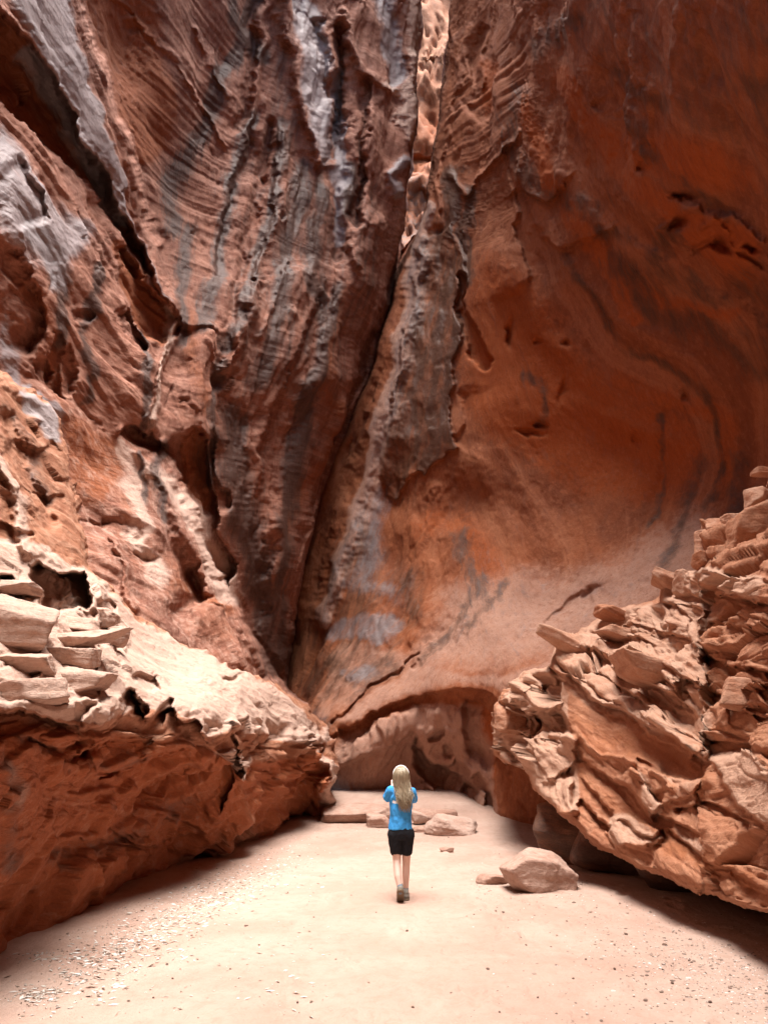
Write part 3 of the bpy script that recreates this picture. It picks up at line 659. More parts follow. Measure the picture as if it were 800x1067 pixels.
# ================================================================== LEFT OUTCROP (stepped ledge with an undercut face)
def Yg(px, py): return Pg(px, py, 0).y
lo = [(-260,250,6.5),(-260,500,4.9),(-260,720,3.7),(-260,900,4.0),(-260,1100,4.6),
 (0,390,8.7),(0,470,8.1),(0,560,7.4),(0,650,6.3),(0,742,5.4),(0,800,5.75),(0,870,6.3),(0,940,6.8),(0,997,7.15),
 (60,440,10.6),(60,500,9.8),(60,570,8.8),(60,650,7.3),(60,742,6.25),(60,800,6.7),(60,880,7.7),(60,957,8.6),
 (110,620,9.6),(110,680,8.2),(108,745,7.0),(110,800,7.8),(110,860,8.9),(112,928,10.2),
 (150,660,11),(150,720,8.9),(160,760,8.6),(160,820,10),(170,900,12),
 (200,680,13.2),(215,720,11),(218,760,9.9),(215,820,11.2),(215,883,13.9),
 (250,705,14.4),(245,775,11.2),(262,805,12),(280,740,15.4),(270,780,13),(262,866,16),
 (300,725,17.5),(302,768,16.2),(300,800,16.6),(300,850,18.6),(335,760,19),(340,778,18.8),(346,815,18.6),(335,855,19.6)]
S = Lo = Sheet(-260, 372, 240, 1210, 1.25, lo, fy=(370, 1010), warp=1.1)
# the block ledges above the lip
S.poly([(27,592),(36,586),(52,588),(72,594),(91,602),(93,622),(92,634),(70,638),(50,642),(44,624)], 1.3, 3, False)
S.stroke([(66,600),(66,630)], 3, -.2); S.poly([(-30,606),(0,602),(16,606),(14,616),(-30,618)], .25, 4)
S.poly([(-20,550),(10,549),(32,556),(33,563),(0,566),(-20,566)], .18, 3)
S.poly([(-60,606),(10,604),(34,630),(44,640),(92,636),(102,655),(104,712),(96,722),(40,732),(-60,732)], .28, 5)
S.poly([(98,654),(106,652),(115,658),(116,672),(104,676),(97,672)], .4, 3, False); S.poly([(120,654),(130,656),(131,668),(124,676),(118,668)], .4, 3, False); S.poly([(100,628),(112,626),(118,640),(112,648),(102,644)], .2, 3)
S.poly([(33,690),(42,676),(46,690),(44,706),(36,706)], -.15, 4); S.step([(33,640),(40,660),(44,690),(34,706)], .2, 4, 16)
S.step([(115,600),(104,640),(100,700),(108,735)], -.25, 5, 40)
S.poly([(140,702),(150,701),(164,709),(165,716),(158,720),(146,712)], .35, 3.5); S.poly([(132,722),(140,720),(146,730),(156,740),(150,748),(136,742)], .4, 4)
S.poly([(228,704),(240,702),(254,694),(255,698),(240,706),(232,710)], .35, 3); S.stroke([(208,700),(240,720),(246,760)], 5, -.2)
S.poly([(165,745),(175,728),(183,730),(182,740),(172,752)], .3, 3)
# lip: drips and lit toes that poke out below it
S.poly([(98,735),(112,726),(130,724),(130,738),(118,752),(98,760),(84,758)], -.25, 5)
S.step([(-60,744),(0,746),(50,748),(84,760),(100,762),(112,758),(122,748),(134,716),(140,724),(146,744),(158,750),(170,742),(184,738),(192,754),(206,752),(216,768),(242,764)], .6, 3, 30, .03)
S.step([(240,762),(256,782),(262,804),(244,824),(222,842)], .6, 3, 18, .1); S.step([(240,786),(262,776),(280,781),(304,770),(322,774),(342,778)], .45, 3, 16, .05)
S.poly([(236,782),(262,778),(272,790),(262,806),(246,800)], -.3, 5)
S.poly([(326,795),(346,795),(352,816),(345,840),(332,832),(338,812)], -.35, 6)
for x, y, rx, ry, a in ((126,812,8,5,-.35), (176,768,14,5,-.25), (160,790,8,6,-.2), (118,850,6,8,-.15)): S.bump(x, y, rx, ry, a, -25)
# long flakes across the undercut face
for pts, a in (([(60,790),(90,780),(130,770),(165,760)], .3), ([(90,815),(130,800),(170,785),(215,780)], .4), ([(150,830),(190,805),(240,785)], .4), ([(40,820),(90,830),(140,828)], .3), ([(170,850),(200,830),(240,815)], .3),
               ([(60,880),(110,870),(160,865)], .3), ([(20,770),(60,775),(85,765)], .3), ([(110,860),(150,880),(190,870)], .2), ([(262,815),(300,805),(335,808)], .3), ([(262,840),(300,832),(338,838)], .25), ([(285,790),(320,794)], .25)):
    S.step(pts, a * 1.6, 3, 30, .25)
S.col('pale', [(-255,560),(0,560),(40,570),(98,600),(160,655),(262,700),(345,770),(302,772),(242,762),(216,760),(182,740),(132,742),(98,756),(50,745),(0,742),(-255,720)], soft=9, val=.95)  # pale tops carry the washed-out overhead light in their colour
S.col('rust', [(-255,760),(0,750),(100,765),(240,780),(260,830),(200,890),(0,1010),(-255,1150)], soft=30, val=.75); S.col('rust', [(260,800),(340,785),(335,855),(265,866)], soft=14, val=.7)  # rust orange stands in for light bounced up under the ledge
S.col('blue', [(20,408),(45,415),(62,440),(64,468),(45,452)], soft=10, val=.8); S.col('varnish', [(-20,760),(0,800),(10,860),(0,900)], 16, .4); S.col('pale', [(0,800),(10,830)], 10, .5)
S.col('varnish', [(20,770),(90,800),(160,790)], 12, .4); S.col('varnish', [(60,900),(120,870),(200,840)], 16, .4); S.col('pale', [(60,830),(110,840),(150,850)], 10, .3)  # dark and pale patches imitate light breaking over the flakes
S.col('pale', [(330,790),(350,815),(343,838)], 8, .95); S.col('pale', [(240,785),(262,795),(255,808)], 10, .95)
S.col('frac', [(-30,590),(100,590),(130,640),(130,760),(-30,750)], soft=20, val=1.0)
S.col('rough', [(120,640),(200,680),(300,730),(320,760),(240,755),(150,715)], soft=16, val=.45); S.stroke([(-30,450),(0,478),(18,525),(30,575)], 8, -.35); S.stroke([(10,440),(30,490),(48,545)], 9, .3); S.step([(15,455),(40,470),(58,462)], .2, 4, 20); S.step([(20,500),(45,520),(70,512)], .15, 4, 18); S.col('varnish', [(10,425),(35,470),(45,520)], 10, .5); S.col('pale', [(0,478),(18,525),(30,575)], 8, .9); S.rough *= 1.0
S.outline([(-255,250),(-60,340),(0,388),(20,405),(45,412),(64,438),(70,475),(82,520),(90,560),(98,600),(130,628),(160,655),(200,672),(228,688),(262,700),(290,715),(318,735),(336,750),(343,772),(351,812),(347,838),(334,860),(324,890),(200,940),(125,975),(0,1070),(-255,1205)], back=1.8, rim=7, rr=.35, margin=12, shift=1.0)
pts, nr = S.grid(); r_ = S.rough.ravel(); fr = S.frac.ravel()
near = np.clip(np.linalg.norm(pts, axis=1) / 11, .5, 1.5)
nb_ = unit((.05, .12, 1.)); bed = pts @ nb_ + .12 * fbm(pts / 1.3 + 3, 2)
q = along(pts, P(0, 850, 6.3), P(240, 780, 11.2), 2.6)
jag = .1 * fbm(pts / .22 + 4, 3) + .25 * fbm(pts / .7 + 12, 2)
under = sstep((S.V.ravel() - 740) / 25)
d = .12 * fbm(pts / 1.8 + 5, 2) + r_ * .12 * terrace((fbm(q / 1.1 + 3, 2) + jag * .45) * 5., .2) * (.08 + .92 * under) + r_ * .03 * terrace((fbm(q / .3 + 9, 2) + jag * .5) * 3., .2) * (.3 + .7 * under)
fc, fe = facets(np.stack([pts[:, 0], pts[:, 1], bed], 1) + .04 * np.stack([fbm(pts / .3 + k * 9, 2) for k in (1, 2, 3)], 1), (.7, .7, .3), .5)
d += fr * (.06 * fc - .03 * (1 - sstep(fe / .08)))
fc, fe = facets(pts + .1 * np.stack([fbm(pts / .4 + k * 9, 2) for k in (1, 2, 3)], 1), (.7, .9, .5), 1.4)
d += r_ * (.35 + .65 * under) * sstep((fbm(pts / 1.3 + 50, 2) + .05) / .15) * (.11 * fc - .03 * (1 - sstep(fe / .08)))
d += .02 * (noise1(bed * 7, 2) * .5 + noise1(bed * 18, 3) * .3) + .007 * fbm(pts / .12, 4, .6)
S.push(d * near)
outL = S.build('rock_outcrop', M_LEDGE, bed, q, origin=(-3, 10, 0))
tag(outL, 'pale stepped rock ledge with a deep rust undercut above the sand on the left', 'rock outcrop')

# ================================================================== RIGHT OUTCROP (tilted slab pile)
ro = [(1075,330,5.2),(1075,600,4.2),(1075,850,3.6),(1075,1060,3.3),(1075,1200,3.5),
 (800,495,9.4),(800,560,8.7),(800,600,7.9),(800,700,7.2),(800,800,6.8),(800,880,6.5),(800,952,6.3),
 (735,550,10.2),(740,600,9.2),(740,700,8.6),(745,790,8.0),(745,850,7.7),(745,933,7.4),
 (690,605,11.3),(690,680,10.2),(700,768,9.0),(700,840,8.7),(700,915,8.3),
 (645,636,12.5),(645,690,11.4),(640,738,10.4),(640,800,10.2),(640,850,10),(645,893,9.6),
 (580,675,13.5),(578,700,12.2),(590,760,11.8),(590,810,11.6),(582,848,11.1),
 (545,705,14.4),(520,725,15.2),(516,745,15.4),(545,745,14.2),(545,790,13.8),(525,780,15),(560,822,12.7),
 (520,860,15),(560,900,13),(640,950,10.5),(720,1000,8.6),(830,1070,7.0)]
S = Ro = Sheet(498, 1075, 320, 1210, 1.2, ro, fx=(498, 812), fy=(470, 1010), warp=.8)
lipR = [(514,792),(528,792),(545,800),(553,820),(572,832),(582,850),(610,872),(645,895),(700,917),(750,934),(800,953),(880,985),(1075,1065)]
# main slab: sharp upper edge, hollow smooth face, second ledge, broken facets
A = [(572,692),(600,712),(640,735),(700,770),(744,797)]
S.step(A, .5, 3, 40, .03); S.stroke([(590,735),(640,765),(690,788),(725,800)], 13, .12); S.step([(588,752),(615,775),(650,790),(690,806),(735,815)], -.35, 3, 30, .06)
for pts, a, fl in (([(580,700),(620,716),(660,742)], .14, 9), ([(600,690),(650,716),(690,748)], .22, 10), ([(610,676),(660,700),(725,742)], .25, 12), ([(640,668),(690,694),(728,716)], .25, 12), ([(590,676),(620,682)], .25, 10),
                   ([(612,656),(650,664),(690,672)], .25, 10), ([(640,650),(690,655),(728,668)], .25, 11), ([(690,622),(728,632)], .25, 10),
                   ([(595,790),(625,800),(650,822),(690,850),(740,880)], .3, 16), ([(690,862),(720,885),(760,910),(800,930)], .25, 12), ([(640,850),(670,868),(690,862)], .2, 10), ([(600,830),(640,862)], .25, 12), ([(660,790),(680,798),(672,808)], .15, 8),
                   ([(700,842),(740,838),(790,858)], .25, 14), ([(600,805),(640,850),(632,866)], .2, 12)):
    S.step(pts, a, 2.5, fl, .12)
S.poly([(640,790),(658,782),(690,800),(700,815),(684,826),(668,816),(650,806)], -.16, 4, False); S.poly([(696,816),(732,812),(735,822),(715,830),(690,838)], -.16, 4, False); S.poly([(652,800),(672,820),(690,838),(676,850),(660,830),(640,808)], -.2, 4, False); S.poly([(634,856),(650,846),(680,858),(686,872),(668,884),(642,880)], -.18, 4, False)
S.poly([(640,680),(664,674),(700,690),(722,706),(700,718),(668,712),(640,700)], -.35, 4, False); S.poly([(648,735),(690,748),(728,776),(720,790),(680,768)], -.15, 4, False)
# upright jointed block on the far right
S.step([(740,800),(730,740),(734,690),(728,640),(730,596)], .25, 6, 60, .05)
for pts, a, fl in (([(726,592),(760,600),(800,604),(860,610)], -.3, 14), ([(730,612),(760,622),(800,628),(860,634)], .4, 12), ([(732,646),(770,652),(800,658),(860,664)], .25, 12), ([(732,676),(760,690),(800,702),(860,710)], .4, 14), ([(750,640),(800,646)], .15, 7), ([(735,716),(765,722),(800,716),(860,720)], .3, 12), ([(760,735),(800,745),(860,750)], .25, 14), ([(735,770),(760,772),(800,768)], .3, 10)):
    S.step(pts, a, 2.5, fl, .05)
S.poly([(740,790),(760,783),(800,795),(840,800),(840,880),(800,856),(775,842),(752,818)], -.25, 4, False); S.poly([(738,735),(752,728),(782,740),(790,756),(770,764),(745,752)], -.2, 4, False); S.poly([(765,700),(790,702),(792,730),(775,738),(762,722)], -.2, 4, False)
# rounded knobs at the near end of the slab
for pl in ([(545,770),(568,762),(594,766),(592,790),(580,806),(560,810),(548,796)], [(560,812),(580,806),(592,812),(590,835),(598,842),(580,846),(566,832)], [(548,726),(570,720),(578,735),(560,745),(550,740)], [(515,745),(535,738),(545,752),(540,770),(522,768)], [(520,722),(545,704),(556,716),(540,732)]):
    S.poly(pl, -.35, 7)
S.poly([(553,745),(575,742),(590,752),(594,765),(572,760),(552,768)], .6, 5)
S.poly([(570,772),(582,775),(578,780),(566,778)], .15, 3)
for pts in ([(520,735),(545,745),(560,740)], [(515,758),(535,762),(550,758)], [(522,776),(540,782)], [(530,716),(552,724)], [(540,756),(552,770)]): S.step(pts, .3, 3, 8, .1)
S.step([(545,795),(570,808),(594,796)], .2, 3, 6, .1)

S.col('pale', [(574,690),(578,672),(645,633),(688,622),(690,597),(728,592),(740,640),(735,700),(744,797),(700,770),(640,735)], soft=10, val=.6); S.col('pale', [(578,705),(640,733),(690,762)], 8, .9)  # pale top layers and edge band hold painted overhead light
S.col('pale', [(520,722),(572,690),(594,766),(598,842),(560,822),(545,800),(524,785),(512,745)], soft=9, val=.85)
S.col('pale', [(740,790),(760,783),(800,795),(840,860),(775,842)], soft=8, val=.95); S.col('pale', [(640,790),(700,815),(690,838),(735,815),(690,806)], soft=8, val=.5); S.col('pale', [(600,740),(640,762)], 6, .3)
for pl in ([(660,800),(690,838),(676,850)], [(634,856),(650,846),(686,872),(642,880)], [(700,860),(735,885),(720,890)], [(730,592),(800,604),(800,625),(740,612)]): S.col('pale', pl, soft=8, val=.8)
S.col('varnish', [(512,790),(560,830),(600,880),(610,960),(520,900)], soft=16, val=.4); S.col('rust', [(580,735),(640,755),(740,805),(735,840),(690,800),(620,785)], soft=16, val=.5); S.col('rust', [(514,792),(560,830),(640,900),(800,960),(800,1000),(560,920)], soft=16, val=.45); S.col('rust', [(690,880),(760,910),(800,940)], 14, .6); S.col('rust', [(600,800),(640,840),(720,880)], 18, .45)  # dark and rust colour below the lip paint the overhang's shade
S.col('frac', [(574,690),(578,672),(645,633),(690,597),(735,545),(830,470),(830,800),(744,797),(700,770),(640,735)], soft=14, val=1.); S.col('frac', [(515,722),(572,690),(590,760),(540,800),(512,780)], soft=14, val=1.)
S.frac = np.maximum(S.frac, .22); S.col('frac', [(590,735),(640,760),(730,800)], 12, .25); S.col('frac', [(578,705),(600,722),(640,748),(700,778),(738,800),(735,818),(690,808),(640,788),(600,768),(582,740)], soft=8, val=.06); S.frac = np.where(S.U > 735, np.maximum(S.frac, .8), S.frac); S.col('frac', [(740,790),(800,800),(800,856),(752,818)], soft=8, val=.2)
S.outline([(1070,330),(830,472),(800,494),(793,522),(770,533),(750,541),(734,549),(729,566),(736,580),(728,593),(690,598),(688,622),(645,634),(612,653),(578,673),(573,691),(545,701),(520,722),(512,745),(519,768),(514,784)]+lipR[1:]+[(1072,1064)], back=6.5, rim=9, rr=.5, margin=14, shift=5.0, under=lipR)
pts, nr = S.grid(); fr = S.frac.ravel()
near = np.clip(np.linalg.norm(pts, axis=1) / 10, .5, 1.5)
d1 = np.array(P(742, 795, 8.0) - P(574, 692, 12.3)); d1 = unit(d1); d2 = unit((.35, .8, .35)); nb_ = unit(np.cross(d1, d2)); nb_ = nb_ * np.sign(nb_[2])
d2 = np.cross(nb_, d1)
kr = sstep((S.U.ravel() - 725) / 12)
nbR = unit((-.1, .1, 1.)); dR = unit(np.cross(nbR, (0, 1, 0)))
wv = .04 * np.stack([fbm(pts / .45 + k * 9, 3) for k in (1, 2, 3)], 1)
pw = pts + wv
loc = np.stack([pw @ d1, pw @ d2, pw @ nb_], 1); locR = np.stack([pw @ dR, pw[:, 1], pw @ nbR], 1)
loc = np.where((kr > .5)[:, None], locR, loc); bed = loc[:, 2]
d = .08 * fbm(pts / 1.5 + 5, 2)
fc, fe = facets(loc, (2.6, 1.7, .36), .7); d += fr * (.17 * fc - .06 * (1 - sstep(fe / .07)))
gate = sstep((fbm(pts / 1.1 + 50, 2) - .02) / .12)
fc, fe = facets(loc + 3.3, (.9, .7, .12), .8); d += fr * (.3 + .7 * gate) * (.05 * fc - .03 * (1 - sstep(fe / .1)))
fc, fe = facets(pts + .5, (.7, .7, .7), 1.6); d += fr * .03 * fc
jag = .1 * fbm(pts / .22 + 4, 3) + .25 * fbm(pts / .7 + 12, 2)
d += (.15 + .85 * fr) * .05 * terrace((fbm(loc / np.array([.9, .9, .3]) + 3, 2) + jag * .5) * 3.5, .2)
d += (.3 + .7 * fr) * .03 * (noise1(bed * 8, 2) * .5 + noise1(bed * 20, 3) * .35) + .007 * fbm(pts / .12, 4, .6)
S.push(d * near)
outR = S.build('rock_outcrop', M_PILE, bed, loc * np.array([.35, 1, 1.4]), origin=(4, 9, 0))
tag(outR, 'tilted tan slab outcrop with broken bedded layers overhanging the dark hollow on the right', 'rock outcrop')
# ================================================================== GROUND
_rf = np.random.RandomState(77)
FOOT = [(_rf.normal() * 1.1 + .2 + .02 * k, 4.2 + 12 * _rf.rand() ** 1.3, _rf.normal() * .35, _rf.uniform(.022, .05)) for k in range(130)]
def ground_z(x, y):
    p = np.stack([x, y, np.zeros_like(x)], 1)
    z = .55 * sstep((y - 15.5) / 8) + .05 * fbm(p / 3., 3) + .02 * fbm(p / .7 + 4, 3) + .012 * fbm(p / .22 + 8, 2, .5, True) * sstep((fbm(p / 1.6 + 30, 2) + .1) / .4)
    z = z + .22 * sstep((y - 18.9 - .5 * fbm(np.stack([x, x * 0, x * 0], 1) / 1.3 + 2, 2) - .25 * np.abs(x - .6)) / .5) * sstep((2.6 - x) / .8)
    for fx, fy, fa, fd in FOOT:
        u_ = (x - fx) * math.cos(fa) + (y - fy) * math.sin(fa); v_ = -(x - fx) * math.sin(fa) + (y - fy) * math.cos(fa); q_ = (u_ / .06) ** 2 + (v_ / .13) ** 2
        z = z + fd * (-np.exp(-q_) + .55 * np.exp(-(np.sqrt(q_) - 1.5) ** 2 * 4))
    return z
gx = np.concatenate([np.arange(-12, -5, .3), np.arange(-5, 5, .045), np.arange(5, 12.1, .3)])
gy = np.concatenate([np.arange(-17, 3.5, .4), np.arange(3.5, 24, .05), np.arange(24, 45, .6)])
GX, GY = np.meshgrid(gx, gy)
gz = ground_z(GX.ravel(), GY.ravel())
me = bpy.data.meshes.new('ground'); h, w_ = GX.shape
v = np.stack([GX.ravel(), GY.ravel(), gz], 1).astype(np.float32)
idx = np.arange(h * w_).reshape(h, w_); q = np.stack([idx[:-1, :-1], idx[:-1, 1:], idx[1:, 1:], idx[1:, :-1]], 2).reshape(-1, 4)
me.vertices.add(len(v)); me.vertices.foreach_set('co', v.ravel()); me.loops.add(q.size); me.loops.foreach_set('vertex_index', q.ravel().astype(np.int32))
me.polygons.add(len(q)); me.polygons.foreach_set('loop_start', np.arange(0, q.size, 4, dtype=np.int32)); me.update(calc_edges=True)
me.polygons.foreach_set('use_smooth', np.ones(len(q), bool))
M_SAND = bpy.data.materials.new('sand'); M_SAND.use_nodes = True
_nt = M_SAND.node_tree; _b = _nt.nodes['Principled BSDF']; _ps = _nt.nodes.new('ShaderNodeNewGeometry').outputs['Position']
_a1 = noise_n(_nt, _ps, .55, 5, .6, .5); _a2 = noise_n(_nt, _ps, 7, 6, .7, .3); _a3 = noise_n(_nt, _ps, 55, 4, .75); _a4 = noise_n(_nt, scaled(_nt, _ps, (1, .45, 1)), 2.2, 5, .65, .6)
_c = mixc(_nt, ramp(_nt, _a1, (.35, .65)), (.39, .255, .20), (.44, .31, .25)); _c = mixc(_nt, mathn(_nt, 'MULTIPLY', ramp(_nt, _a2, (.45, .7)), .5), _c, (.34, .215, .16))
_c = mixc(_nt, mathn(_nt, 'MULTIPLY', ramp(_nt, _a4, (.5, .7)), .35), _c, (.48, .355, .29)); _c = mixc(_nt, mathn(_nt, 'MULTIPLY', ramp(_nt, _a3, (.6, .72)), .5), _c, (.25, .165, .125))
_nt.links.new(_c, _b.inputs['Base Color']); _b.inputs['Roughness'].default_value = .95; _b.inputs['Specular IOR Level'].default_value = .15
_h = mathn(_nt, 'ADD', mathn(_nt, 'MULTIPLY', _a4, .09), mathn(_nt, 'ADD', mathn(_nt, 'MULTIPLY', _a2, .055), mathn(_nt, 'MULTIPLY', _a3, .012))); _bp = _nt.nodes.new('ShaderNodeBump'); _bp.inputs['Distance'].default_value = 1; _bp.inputs['Strength'].default_value = .7
_nt.links.new(_h, _bp.inputs['Height']); _nt.links.new(_bp.outputs[0], _b.inputs['Normal'])
me.materials.append(M_SAND); gr = bpy.data.objects.new('sand_ground', me); COL.objects.link(gr); tag(gr, kind='structure')
# ================================================================== SINGLE ROCKS
from itertools import product
_ico = {}
def ico(n):
    if n not in _ico:
        bm = bmesh.new(); bmesh.ops.create_icosphere(bm, subdivisions=n, radius=1); bm.verts.ensure_lookup_table()
        _ico[n] = (np.array([v.co[:] for v in bm.verts]), np.array([[v.index for v in f.verts] for f in bm.faces])); bm.free()
    return _ico[n]

def rock_mesh(name, size, seed, planes=15, sub=5, rough=.035, sharp=15, mat=None, flat=None):
    rs = np.random.RandomState(seed); V, Fc = ico(sub)
    n = rs.normal(size=(planes, 3)); n /= np.linalg.norm(n, axis=1)[:, None]; dd = rs.uniform(.72, 1.05, planes)
    box = np.array([[1,0,0],[-1,0,0],[0,1,0],[0,-1,0],[0,0,1],[0,0,-1]], float) + rs.normal(size=(6, 3)) * .16; box /= np.linalg.norm(box, axis=1)[:, None]
    n = np.vstack([n, box]); dd = np.concatenate([dd, np.full(6, .8)])
    c = V @ n.T; r = np.where(c > .05, dd / np.maximum(c, .05), 50)
    rr = -np.log(np.exp(-sharp * r).sum(1)) / sharp
    p = V * rr[:, None]
    p = p * np.array(size) * .62
    sz = float(np.mean(size))
    nn = V
    k = sz * 1.0
    o_ = seed * 3.7
    d = rough * sz * (fbm(p / (.5 * k) + o_, 4, .6) + .5 * terrace((fbm(p / (.55 * k) + o_ + 9, 2)) * 3, .15) * .6) + .012 * sz * fbm(p / (.08 * k) + o_, 3) + .02 * sz * noise1(p[:, 2] * 9 / k, seed % 17)
    p = p + nn * d[:, None]
    me = bpy.data.meshes.new(name); me.from_pydata(p.tolist(), [], Fc.tolist())
    me.polygons.foreach_set('use_smooth', np.ones(len(Fc), bool))
    at = me.attributes.new('bed', 'FLOAT', 'POINT'); at.data.foreach_set('value', (p[:, 2] + seed).astype(np.float32))
    col = np.zeros((len(p), 4), np.float32); col[:, 1] = rs.uniform(.15, .6); col[:, 2] = rs.uniform(0, .3)
    me.color_attributes.new('stains_and_light', 'FLOAT_COLOR', 'POINT').data.foreach_set('color', col.ravel())
    me.attributes.new('flow', 'FLOAT_VECTOR', 'POINT').data.foreach_set('vector', (p * np.array([.5, 1, 1.4]) + seed).astype(np.float32).ravel())
    me.materials.append(mat or M_ROCK); return me

def rock(name, loc, size, seed, rot=(0, 0, 0), label=None, cat='rock', group=None, **kw):
    me = rock_mesh(name, size, seed, **kw)
    o = bpy.data.objects.new(name, me); COL.objects.link(o); o.location = loc; o.rotation_euler = [R(a) for a in rot]
    return tag(o, label, cat, group)

def px(w, Y, py=800): return w * Y / (F * (cs + (py - 533.5) / F * sn))
def gpt(x, y, dz=0.0):
    """point of the sand seen at a photo pixel"""
    z = 0
    for _ in range(6):
        p = Pg(x, y, z); z = float(ground_z(np.array([p.x]), np.array([p.y]))[0])
    return Vector((p.x, p.y, z + dz))

# boulder and its neighbours on the sand
p = gpt(565, 930); rock('boulder', p + Vector((0, .32, .15)), (.88, .7, .47), 41, (3, 5, 20), 'rounded tan boulder sitting on the sand at the mouth of the dark hollow', 'boulder', sub=6, planes=9, rough=.05, sharp=26)
p = gpt(514, 922); rock('flat_rock', p + Vector((.05, .2, .02)), (.52, .36, .15), 9, (0, 8, 20), 'low flat wedge of rock lying against the left side of the rounded boulder', 'rock')
p = gpt(466, 887); rock('stone', p + Vector((0, 0, .02)), (.26, .16, .09), 15, (0, 0, 30), 'single small brown stone on bare sand in front of the grey brown slab', 'stone')
def gy_(x, Y, dz=0.):
    """on the sand at distance Y, seen in photo column x"""
    X_ = (x - 400) / F * Y * 1.075 ** -1 * 1.0; return Vector((X_, Y, float(ground_z(np.array([X_]), np.array([Y]))[0]) + dz))
rock('flat_rock', gy_(470, 17.0, .1), (1.05, .8, .46), 12, (6, 5, -6), 'grey brown flat slab resting on the sand right of the person', 'rock', sub=6, planes=11)
rock('ledge_rock', gy_(394, 17.9, .08), (.5, .4, .32), 22, (2, -2, 4), 'small blocky stone in front of the ledge, behind the blue shirt of the person', 'rock', planes=8, sharp=24)
rock('ledge_rock', gy_(372, 19.0, -.02), (1.7, 1.2, .52), 25, (4, -3, 12), 'long low ledge of sandy rock reaching from the left outcrop tip', 'rock', sub=6, planes=8)
rock('ledge_rock', gy_(448, 18.7, -.02), (1.35, 1.0, .5), 31, (3, 4, -8), 'low rock step behind the grey brown slab, cut by a dark crack', 'rock', sub=6, planes=8)
rock('flat_rock', gy_(437, 18.1, .12), (.36, .3, .22), 19, (0, 6, 10), 'small angular rock perched on the ledge beside the elbow of the person', 'rock')
rock('flat_rock', gy_(440, 17.3, .02), (.42, .3, .16), 33, (3, 5, -8), 'thin flat rock leaning on the left end of the grey brown slab', 'rock')
# blocks of the stepped ledge: parts of the left outcrop
for k, (x, y, w_, h_, Y, rz) in enumerate([(12,650,66,50,6.7,14), (70,649,54,12,7.95,12), (76,665,56,13,7.6,-6), (68,682,54,16,7.25,14), (76,706,62,24,6.95,-4), (12,692,68,24,6.35,8), (20,722,84,26,5.95,-3), (8,610,50,14,7.1,-9), (122,662,18,20,8.7,25), (106,642,22,20,8.85,-18)]):
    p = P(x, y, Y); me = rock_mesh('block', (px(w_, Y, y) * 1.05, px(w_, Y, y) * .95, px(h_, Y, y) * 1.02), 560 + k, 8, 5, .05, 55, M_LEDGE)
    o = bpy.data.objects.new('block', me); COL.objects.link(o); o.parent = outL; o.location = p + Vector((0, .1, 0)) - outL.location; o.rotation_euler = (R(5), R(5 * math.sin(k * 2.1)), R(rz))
    ca_ = me.color_attributes['stains_and_light']; n_ = len(me.vertices); cc_ = np.zeros((n_, 4), np.float32); cc_[:, 1] = .85; ca_.data.foreach_set('color', cc_.ravel())
# rocks piled on the right outcrop
pile = [(757,553,30,28,10.0), (742,566,26,26,10.1), (786,560,34,52,9.0), (772,541,26,16,9.7), (795,520,26,26,9.3), (764,578,34,20,9.5), (741,586,24,14,9.8), (798,489,18,7,9.3),
        (704,606,32,18,11.0), (722,612,24,24,10.4), (598,672,46,22,12.8), (645,643,36,12,12.6), (690,705,60,24,9.9), (650,662,34,14,11.8),
        (532,750,26,24,14.6), (556,712,26,18,14.1), (536,728,24,16,14.7), (775,722,26,30,7.7)]
names = ['rounded knob in the middle of the ragged heap crowning the right outcrop', 'chunky rock at the outer left edge of the heap crowning the right outcrop', 'tall smooth block leaning at the right side of the heap on the outcrop', 'flat topped block under the heap peak against the dark alcove', 'blocky rock just below the balanced flake on the outcrop peak', 'wide low rock at the foot of the crowning heap, above the long capstone', 'small wedge beside the left end of the long layered capstone', 'thin flake balanced alone on the very top of the right outcrop',
         'loose flat block jutting beyond the outcrop skyline below the crowning heap', 'squat block wedged beneath the left end of the long capstone', 'long tilted plate sticking out over the far end of the slab pile', 'small cap rock standing on the skyline midway up the slab pile', 'large slanting block lying in the middle of the broken slab layers', 'slanting plate resting against the large block higher on the slab pile',
         'pale knob at the outer edge of the ragged end facing the person', 'pale chunk on top of the ragged end of the outcrop beside the arched recess', 'small angular rock on the shoulder of the ragged end of the outcrop', 'upright block set in the layered wall below the long capstone']
for i, (x, y, w_, h_, Y) in enumerate(pile):
    p = P(x, y, Y); tilt = 590 < x < 730; wm = px(w_, Y, y) * (1.4 if tilt else 1.2); hm = px(h_, Y, y) * (.95 if tilt else 1.15)
    rock('pile_rock', p + Vector((0, .12, 0)), (wm, max(wm * .8, hm * .7), hm), 100 + i, (RS.uniform(-12, 12), (27 if tilt else 6) + RS.uniform(-6, 6), RS.uniform(-35, 35)), names[i], 'rock', 'rocks heaped on the right outcrop', mat=M_PILE, sub=5, rough=.05, planes=12, sharp=34)

